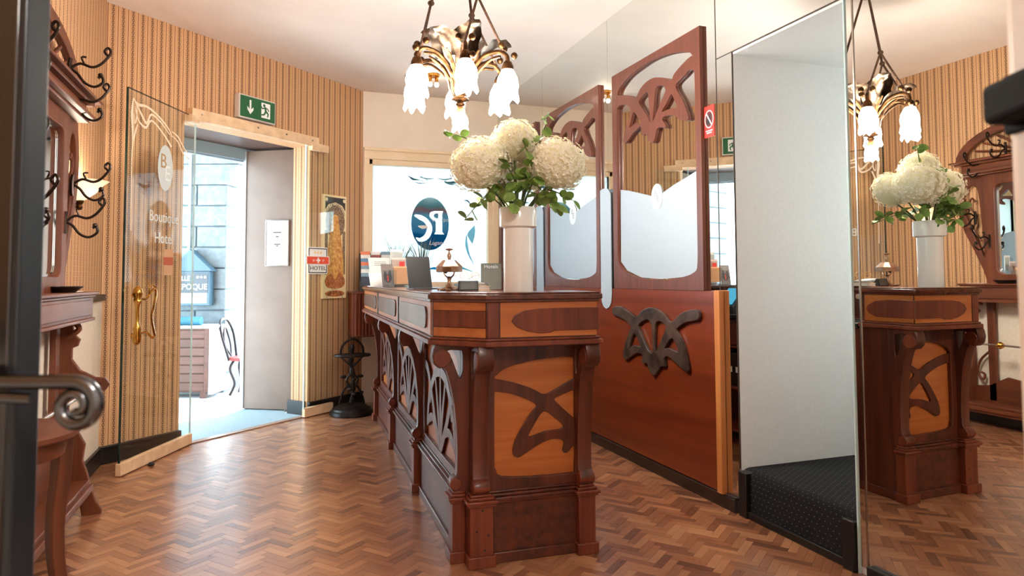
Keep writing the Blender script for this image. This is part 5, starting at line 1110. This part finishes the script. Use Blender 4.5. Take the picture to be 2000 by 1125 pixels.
# ================================================================ WALL SCONCE
sc_ = thing('wall_sconce', 'half-bowl alabaster glass wall sconce beside the hall stand', 'lamp', (XL, 4.50, 1.66))
MB().lathe([(0.02, 0.0), (0.045, 0.006), (0.10, 0.05), (0.14, 0.10), (0.155, 0.118), (0.148, 0.118), (0.09, 0.055), (0.03, 0.012)], 24, a0=-math.pi / 2, a1=math.pi / 2, wob=lambda a, i: 1 + (0.08 * math.cos(a * 2) if i > 3 else 0)).build('bowl', m_translucent('alabaster', (252, 248, 240), 0.6), sc_)
MB().lathe([(0.001, -0.05), (0.012, -0.048), (0.018, -0.035), (0.012, -0.02), (0.022, -0.008), (0.024, 0.004), (0.001, 0.006)], 14, (0.02, 0, 0)).build('finial', M_BRONZE, sc_)
MB().box(0.001, 0.012, -0.04, 0.04, -0.02, 0.10).build('back_plate', M_BRONZE, sc_, 0.003)
MB().sphere((0.055, 0, 0.075), 0.022, 12, 8).build('bulb', M_SCONCEB, sc_)

# ================================================================ CHANDELIER
CHX, CHY = 0.925, 3.36
chn = thing('chandelier', 'gilt bronze leaf chandelier with seven lit tulip glass shades', 'chandelier', (CHX, CHY, 0))
MB().lathe([(0.001, 2.085), (0.016, 2.09), (0.026, 2.10), (0.018, 2.112), (0.030, 2.118), (0.048, 2.122), (0.044, 2.13), (0.030, 2.135), (0.036, 2.15), (0.050, 2.19), (0.052, 2.205), (0.030, 2.215), (0.028, 2.26), (0.036, 2.31), (0.001, 2.32)], 18, wob=lambda a, i: 1 + (0.10 * math.cos(a * 6) if 7 < i < 12 else 0)).build('body', M_BRONZE, chn)
for k in range(12):
    a = k * math.pi / 6; d = Vector((math.cos(a), math.sin(a), 0))
    MB().tube(catmull([tuple(d * 0.035 + Vector((0, 0, 2.14))), tuple(d * 0.056 + Vector((0, 0, 2.18))), tuple(d * 0.062 + Vector((0, 0, 2.215))), tuple(d * 0.074 + Vector((0, 0, 2.225)))], 4), [0.008, 0.011, 0.012, 0.012, 0.012, 0.011, 0.010, 0.010, 0.008, 0.007, 0.005, 0.004, 0.002], 7, flat=0.4).build('acanthus_leaf', M_BRONZE, chn)
def tulip():
    prof = [(0.020, 0.0), (0.032, -0.012), (0.047, -0.045), (0.053, -0.085), (0.048, -0.115), (0.052, -0.140), (0.044, -0.155)]
    wob = lambda a, i: 1 + (0.10 * math.cos(a * 5) if i >= 2 else 0) + (0.10 * math.cos(a * 5) if i >= 5 else 0)
    b = MB().lathe(prof, 30, wob=wob)
    b.v = [(x, y, z - (0.018 * math.cos(5 * math.atan2(y, x)) if z < -0.13 else 0)) for x, y, z in b.v]
    me = b.mesh('tulip_shade', 60); me.materials.append(M_SHADE); return me
TU = tulip()
cam_ang = math.atan2(-0.337, 0.941)          # camera right, as a world angle
def leafm():
    pts = []; n = 10; v = []; f = []
    for i in range(n + 1):
        t = i / n; w_ = 0.085 * math.sin(math.pi * min(1, t * 0.93 + 0.07)) ** 0.7 * (1 + 0.10 * math.sin(t * 22))
        for j in range(-2, 3):
            q = j / 2; v.append((0.27 * t, q * w_, 0.11 * math.sin(t * 1.9) + 0.024 * abs(q) - 0.06 * max(0, t - 0.7) + 0.006 * math.sin(t * 40 + q * 3)))
    for i in range(n):
        for j in range(4): a_ = i * 5 + j; f.append((a_, a_ + 1, a_ + 6, a_ + 5))
    me = MB().add(v, f).mesh('metal_leaf', 60); me.materials.append(noisy('silvered_bronze', (64, 50, 40), (150, 128, 108), 14, 0.3, 1.0)); return me
ML = leafm()
for k in range(6):
    # angle measured towards the camera from camera-right
    th = math.radians((20, 80, 140, 200, 260, 320)[k]); a = cam_ang - th
    d = Vector((math.cos(a), math.sin(a), 0)); t_ = Vector((-d.y, d.x, 0))
    arm = MB().tube(catmull([tuple(d * 0.03 + Vector((0, 0, 2.18))), tuple(d * 0.06 + Vector((0, 0, 2.26))), tuple(d * 0.13 + Vector((0, 0, 2.335))), tuple(d * 0.21 + Vector((0, 0, 2.35))), tuple(d * 0.255 + Vector((0, 0, 2.325))), tuple(d * 0.26 + Vector((0, 0, 2.285)))], 6), 0.011, 9).build('arm', M_BRONZE, chn)
    MB().tube(catmull([tuple(d * 0.03 + t_ * 0.02 + Vector((0, 0, 2.18))), tuple(d * 0.08 + t_ * 0.025 + Vector((0, 0, 2.255))), tuple(d * 0.16 + t_ * 0.02 + Vector((0, 0, 2.32))), tuple(d * 0.22 + Vector((0, 0, 2.325)))], 5), 0.007, 8).build('arm_tendril', M_BRONZE, arm)
    MB().lathe([(0.010, 0.03), (0.020, 0.022), (0.029, 0.0), (0.030, -0.018), (0.024, -0.02)], 14, tuple(d * 0.26 + Vector((0, 0, 2.27)))).build('shade_holder', M_BRONZE, arm)
    obj('tulip_shade', TU, None, chn, loc=d * 0.26 + Vector((0, 0, 2.258)), rot=(0, 0, k))
    for j, (o_, q, zz) in enumerate(((0.23, 0.035, 2.375), (0.24, -0.03, 2.37), (0.285, 0.03, 2.27 if k % 2 else 2.33))):
        MB().sphere(tuple(d * o_ + t_ * q + Vector((0, 0, zz))), 0.018, 10, 7).build('berry', M_BRONZE, arm)
    obj('metal_leaf', ML, None, chn, loc=d * 0.04 + Vector((0, 0, 2.24)), rot=(0, -0.62 if k % 2 else -0.30, a + 0.52))
for k in range(6):
    a = cam_ang - math.radians(50 + 60 * k); d = Vector((math.cos(a), math.sin(a), 0))
    MB().tube(catmull([tuple(d * 0.032 + Vector((0, 0, 2.16))), tuple(d * 0.05 + Vector((0, 0, 2.22))), tuple(d * 0.09 + Vector((0, 0, 2.29))), tuple(d * 0.16 + Vector((0, 0, 2.345)))], 5), [0.016] * 8 + [0.013, 0.012, 0.011, 0.010, 0.009, 0.008, 0.006, 0.005], 9).build('leaf_stem', M_BRONZE, chn)
MB().lathe([(0.008, 2.10), (0.018, 2.088), (0.026, 2.07), (0.026, 2.055)], 14).build('shade_holder', M_BRONZE, chn)
o = obj('tulip_shade', TU, None, chn, loc=(0, 0, 2.062)); o.scale = (0.75, 0.75, 0.62)
for q, (k0, k1) in enumerate(((2, 3), (4, 5), (0, 1))):
    pts = []
    for k in (k0, k1):
        a = cam_ang - math.radians((20, 80, 140, 200, 260, 320)[k]); pts.append(Vector((math.cos(a) * 0.24, math.sin(a) * 0.24, 2.35)))
    md = (pts[0] + pts[1]) / 2; kn = Vector((md.x * 0.72, md.y * 0.72, 2.62))
    for p in pts: MB().tube([p, kn], 0.0065, 8).build('rope', M_ROPE, chn)
    MB().sphere(kn, 0.018, 10, 8, (1, 1, 0.8)).build('rope_knot', M_ROPE, chn)
    MB().tube([kn, (kn.x * 0.18, kn.y * 0.18, 3.03)], 0.0075, 8).build('rope', M_ROPE, chn)
MB().lathe([(0.07, H - 0.001), (0.068, H - 0.02), (0.045, H - 0.04), (0.02, H - 0.055), (0.001, H - 0.056)], 20).build('ceiling_rose', M_BRONZE, chn)

# ceiling spotlight near the window
sp_ = thing('ceiling_spotlight', 'small brass ceiling spotlight with two bare bulbs near the window', 'lamp', (1.42, 6.08, H))
MB().lathe([(0.055, -0.001), (0.055, -0.02), (0.001, -0.022)], 20).build('plate', M_BRASS, sp_)
for s_ in (-1, 1):
    MB().lathe([(0.014, -0.02), (0.016, -0.03), (0.016, -0.075), (0.001, -0.076)], 12, (s_ * 0.03, 0, 0)).build('lamp_socket', M_BRASS, sp_)
    MB().sphere((s_ * 0.03, 0, -0.095), 0.020, 10, 8).build('bulb', M_SPOTB, sp_)
# added fill light: unseen globe behind the camera, brightening the counter end
gl_ = thing('fill_globe', 'unseen white globe added behind the camera as fill light', 'lamp', (0.55, -0.55, 2.62))
MB().sphere((0, 0, 0), 0.16, 20, 14).build('globe', M_GLOBE, gl_)
MB().cyl((0, 0, 0.15), (0, 0, 0.4595), 0.012).build('stem', M_BRASS, gl_)

# ================================================================ SIDE TABLE, NEAR DOORS
tb_ = thing('side_table', 'small wooden side table with curved sabre legs', 'table', (-0.755, 2.45, 0))
MB().lathe([(0.001, 0.735), (0.21, 0.735), (0.22, 0.742), (0.22, 0.755), (0.21, 0.76), (0.001, 0.76)], 32).build('table_top', M_HALL, tb_)
MB().lathe([(0.18, 0.68), (0.19, 0.735)], 32).build('apron', M_HALL, tb_)
for k in range(4):
    a = math.radians(20 + 90 * k); d = Vector((math.cos(a), math.sin(a), 0))
    pth = catmull([tuple(d * 0.175 + Vector((0, 0, 0.735))), tuple(d * 0.172 + Vector((0, 0, 0.62))), tuple(d * 0.160 + Vector((0, 0, 0.45))), tuple(d * 0.175 + Vector((0, 0, 0.28))), tuple(d * 0.22 + Vector((0, 0, 0.12))), tuple(d * 0.265 + Vector((0, 0, 0.012)))], 6)
    MB().tube(pth, [0.034 - 0.014 * i / len(pth) for i in range(len(pth))], 4).build('leg', M_HALLV, tb_, 0.004)
fr_ = thing('leaning_frame', 'black-edged card frame leaning back on the side table', 'frame', (-0.73, 2.50, 0.76), math.radians(70))
TF = Matrix.Rotation(math.radians(-20), 4, 'X')
MB().box(-0.10, 0.10, -0.006, 0.006, 0.0, 0.25, TF).build('edge', M_BLACKP, fr_, 0.002)
MB().box(-0.092, 0.092, -0.0075, -0.006, 0.008, 0.242, TF).build('card', mat('tan_card', (206, 150, 108), 0.5), fr_)

nd = struct(thing('door_2', 'black lacquered door leaf standing open at the near left', None))
ex_ = Vector((-0.303, 1.107, 0)); ed = Vector((-0.94, 0.34, 0)).normalized()      # free edge, direction to the hinge
nd.matrix_world = frame(ed, Vector((-ed.y, ed.x, 0)), (0, 0, 1), ex_)
MB().box(0.012, 0.74, -0.022, 0.022, 0.006, 2.38).build('leaf', M_BLACK, nd, 0.004)
MB().box(0.0, 0.012, -0.024, 0.024, 0.006, 2.38).build('lipping', mat('grey_lipping', (34, 40, 46), 0.25, 0.3), nd, 0.003)
# scroll lever on the camera side (local +y)
NL = lambda pts: [(x, y, z) for x, y, z in pts]
lv = MB().cyl((0.06, 0.022, 1.072), (0.06, 0.07, 1.072), 0.012).build('lever_neck', M_CHROME, nd)
M_DCHR = mat('dark_chrome', (96, 98, 102), 0.12, 1.0)
def spiral(r0, r1, turns, cx, cz, n=48, y=0.07):
    return [(cx - (r0 + (r1 - r0) * i / n) * math.sin(turns * 2 * math.pi * i / n), y, cz + (r0 + (r1 - r0) * i / n) * math.cos(turns * 2 * math.pi * i / n)) for i in range(n + 1)]
SPC = (-0.110, 1.052)
MB().tube([(0.10, 0.07, SPC[1] + 0.030), (0.0, 0.07, SPC[1] + 0.030), (-0.04, 0.07, SPC[1] + 0.030)] + spiral(0.030, 0.006, 1.6, SPC[0], SPC[1]), [0.0095] * 3 + [0.0095 - 0.004 * i / 48 for i in range(49)], 12).build('lever_scroll', M_DCHR, nd)
MB().tube([(0.10, 0.07, SPC[1] + 0.011), (-0.02, 0.07, SPC[1] + 0.011), (-0.055, 0.07, SPC[1] + 0.009)], 0.0075, 12).build('lever_bar', M_DCHR, nd)
# white jamb with latch on the near right
jb = struct(thing('trim_5', 'white painted door jamb at the right edge', None)); jb.matrix_world = FM
MB().box(0.004, 0.10, -0.14, 0.02, 0, 2.4).build('jamb', mat('jamb_white', (236, 226, 214), 0.45), jb, 0.004)
la = thing('door_latch', 'black rounded latch block on the white jamb', 'latch'); la.matrix_world = FM
MB().box(-0.034, 0.0035, -0.10, 0.016, 1.400, 1.452).build('latch_body', mat('latch_black', (14, 14, 15), 0.75, spec=0.15), la, 0.010, 4)
MB().box(-0.006, 0.0035, -0.11, 0.018, 1.388, 1.464).build('latch_plate', MATS['latch_black'], la, 0.004)
for o in list(bpy.data.objects):
    if o.type == 'MESH' and o.parent is None and 'kind' not in o and 'label' not in o: print('UNTAGGED', o.name)
